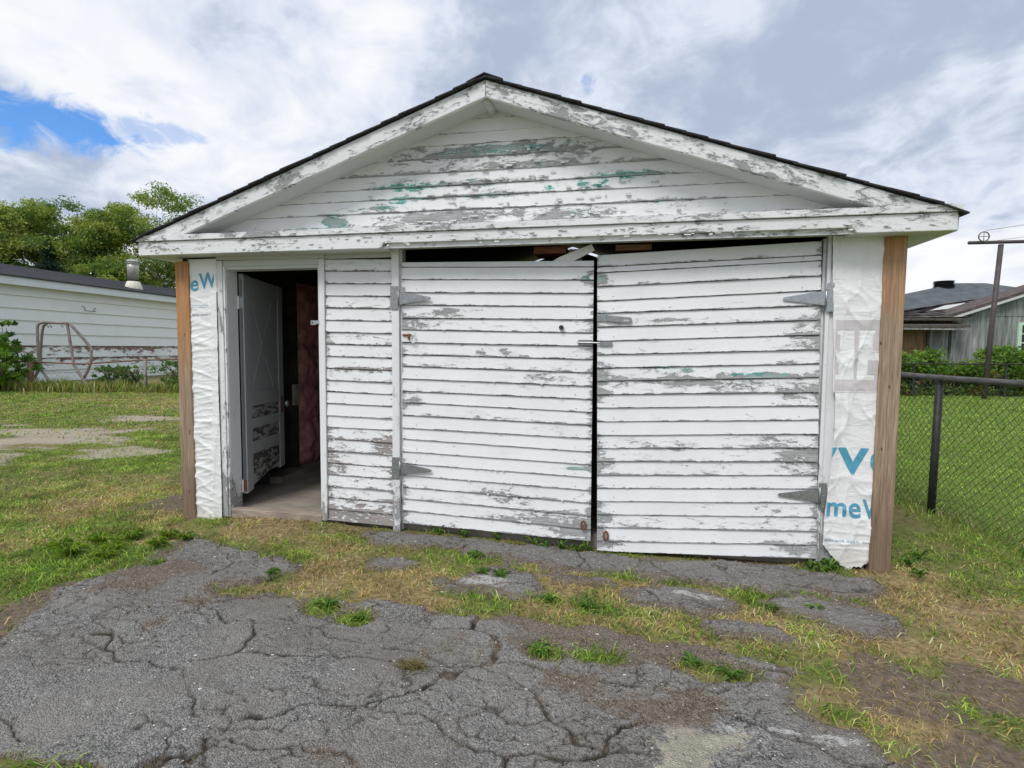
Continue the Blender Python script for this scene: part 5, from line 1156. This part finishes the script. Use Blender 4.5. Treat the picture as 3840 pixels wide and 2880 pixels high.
# broad-leaved weeds
def weed(x, y, n, size, tall, label, group, pal=PAL_B[1:2]+PAL_V, wf_=0):
    o_ = []; 
    mb = MB(); cols = []
    for k in range(n):
        a = random.uniform(0, 6.28); L = size*random.uniform(.6, 1.2); wdt = L*(wf_ or random.uniform(.10, .19)); rise = tall*random.uniform(.4, 1.2); ca, sa = math.cos(a), math.sin(a)
        pts = []
        for i, (f, wf) in enumerate(((0, .25), (.3, .8), (.6, 1.0), (.85, .7), (1, .06))):
            r = L*f; z = rise*math.sin(f*2.3)+.004
            pts.append([(ca*r-sa*wdt*wf, sa*r+ca*wdt*wf, z+.006*wf), (ca*r, sa*r, z-.004), (ca*r+sa*wdt*wf, sa*r-ca*wdt*wf, z+.006*wf)])
        mb.grid(np.array(pts)); c = np.array(random.choice(pal))*random.uniform(.7, 1.3); cols += [c]*15
    o = np_mesh('weed_plant', np.array(mb.v), quads=np.array(mb.f), mat=LEAF, colors=np.array(cols), smooth=True)
    o.location = (x, y, gz1(x, y)+.004); tag(o, label, 'weed', group); return o
random.seed(17)
for x, y in ((.46, -.035), (.33, -.03), (.13, -.025), (-.15, -.02), (.53, -.04), (-.42, -.02), (.23, -.045), (-.62, -.02)):
    weed(x, y, random.randint(9, 14), random.uniform(.04, .075), random.uniform(.03, .07), 'leafy weed sprouting under the sagging garage door', 'weeds under the garage door')
for x, y, s in ((-.84, -1.32, .08), (-.60, -1.41, .06), (.40, -1.50, .08), (1.12, -1.44, .08), (1.29, -1.49, .08)):
    weed(x, y, random.randint(14, 24), s*.75, s*.35, 'leafy weed rooted in a gap of the grey asphalt apron', 'weeds in the asphalt gaps')
for x, y, s in ((-1.43, -.97, .06), (.60, -.97, .07), (.37, -.95, .07), (.02, -.68, .09), (-.10, -.66, .07), (1.65, -.72, .06), (1.9, -.66, .07), (-2.25, -1.02, .06), (-.22, -.40, .08)):
    weed(x, y, random.randint(14, 24), s*.75, s*.35, 'low weed in the grass strip between the broken slabs', 'weeds in the grass strip')
for x, y, s in ((2.10, -.12, .06), (2.17, -.06, .07), (2.05, -.06, .055)):
    weed(x, y, 14, s, s*.9, 'weed under the torn bottom of the printed house wrap', 'weeds under the torn wrap')
for x, y, s in ((2.72, .1, .07), (2.85, .25, .08), (2.7, -.1, .06)):
    weed(x, y, 14, s, s*.9, 'weed in the grass between the brown post and black fence', 'weeds beside the brown post')
for x, y, s in ((-2.55, -.72, .07), (-2.8, -.85, .08), (-3.0, -1.0, .10), (-2.7, -1.0, .08), (-3.25, -.85, .08), (-3.1, -.68, .09), (-2.65, -.5, .07), (-2.95, -.55, .08), (-2.45, -.55, .06)):
    weed(x, y, 60, s, s*.75, 'coarse long leaved grass tuft at the lawn edge of the driveway', 'coarse tufts at the lawn edge', [tuple(q) for q in G_GREEN[:4]], .05)
# clump of cut grass on the asphalt
n = 260; aa = rng.random(n)*6.283; P0 = np.stack([rng.normal(size=n)*.035, rng.normal(size=n)*.022, rng.random(n)*.022+.006], 1); A_ = np.stack([np.cos(aa), np.sin(aa)*.6, rng.normal(size=n)*.25], 1)*rng.uniform(.015, .045, (n, 1)); B_ = np.cross(A_, np.tile(np.array([[0, 0, 1.]]), (n, 1))); B_ = B_/np.linalg.norm(B_, axis=1, keepdims=True)*.0018
o = quads_mesh('grass_clump', P0, A_, B_, np.array([(.20, .16, .06)])*rng.uniform(.4, 1.5, (n, 1)), GRASSM); o.location = (-.14, -1.78, gz1(-.14, -1.78)+.015); tag(o, 'small clump of dried cut grass lying on the asphalt', 'grass clump')
# pale chips and fallen paint on the driveway
n = 1100; x, y = sample(n, -2.4, 2.4, -3.0, -.03); s = rng.uniform(.002, .0065, n)*np.where(rng.random(n) < .08, 2.0, 1); aa = rng.random(n)*6.283
mk = asph_mask(x, y); k = (mk > .03) | (rng.random(n) < .22); x, y, s, aa = x[k], y[k], s[k], aa[k]; n = len(x)
zt = gh(x, y)+.030
iz = np.clip(((y+3.2)/RES).astype(int), 0, AZ.shape[0]-1); ix = np.clip(((x+2.75)/RES).astype(int), 0, AZ.shape[1]-1); zt = np.maximum(AZ[iz, ix], gh(x, y)+.012*(asph_mask(x, y) < .03))+.003
tri = np.stack([np.stack([x+s*np.cos(aa+q)*e, y+s*np.sin(aa+q)*.7*e, zt+h_], 1) for q, e, h_ in ((0, 1, 0), (1.7, .8, .0), (3.3, 1, 0), (4.9, .7, 0), (0.5, .1, .003))], 1).reshape(-1, 3); i = np.arange(n)[:, None]*5
o = np_mesh('pale_chips', tri, tris=np.concatenate([i+np.array([[a, b, 4]]) for a, b in ((0, 1), (1, 2), (2, 3), (3, 0))], 0), mat=STONE); tag(o, 'pale stone and paint chips scattered on the asphalt', 'chips', kind='stuff')

n = 5200; x, y = sample(n, -2.7, 2.5, -3.0, -.02); mk = asph_mask(x, y); k = (np.abs(mk) < .09) | ((rng.random(n) < .10) & (mk > 0)); x, y = x[k], y[k]; n = len(x)
s = rng.uniform(.003, .011, n); aa = rng.random(n)*6.283; iz = np.clip(((y+3.2)/RES).astype(int), 0, AZ.shape[0]-1); ix = np.clip(((x+2.75)/RES).astype(int), 0, AZ.shape[1]-1)
zt = np.maximum(AZ[iz, ix], gh(x, y)-.002)
tri = np.stack([np.stack([x+s*np.cos(aa+q)*e, y+s*np.sin(aa+q)*e, zt+h_*s], 1) for q, e, h_ in ((0, 1, 0), (1.5, .8, .15), (3.2, 1, 0), (4.8, .75, .1), (.5, .35, .9))], 1).reshape(-1, 3); i = np.arange(n)[:, None]*5
CRUMB = simple('loose asphalt crumbs', (.15, .145, .135), .9, 0, 90, .6)
o = np_mesh('gravel_crumbs', tri, tris=np.concatenate([i+np.array([[a, b, 4]]) for a, b in ((0, 1), (1, 2), (2, 3), (3, 0))], 0), mat=CRUMB); tag(o, 'loose gravel and asphalt crumbs along the broken driveway edges', 'gravel', kind='stuff')
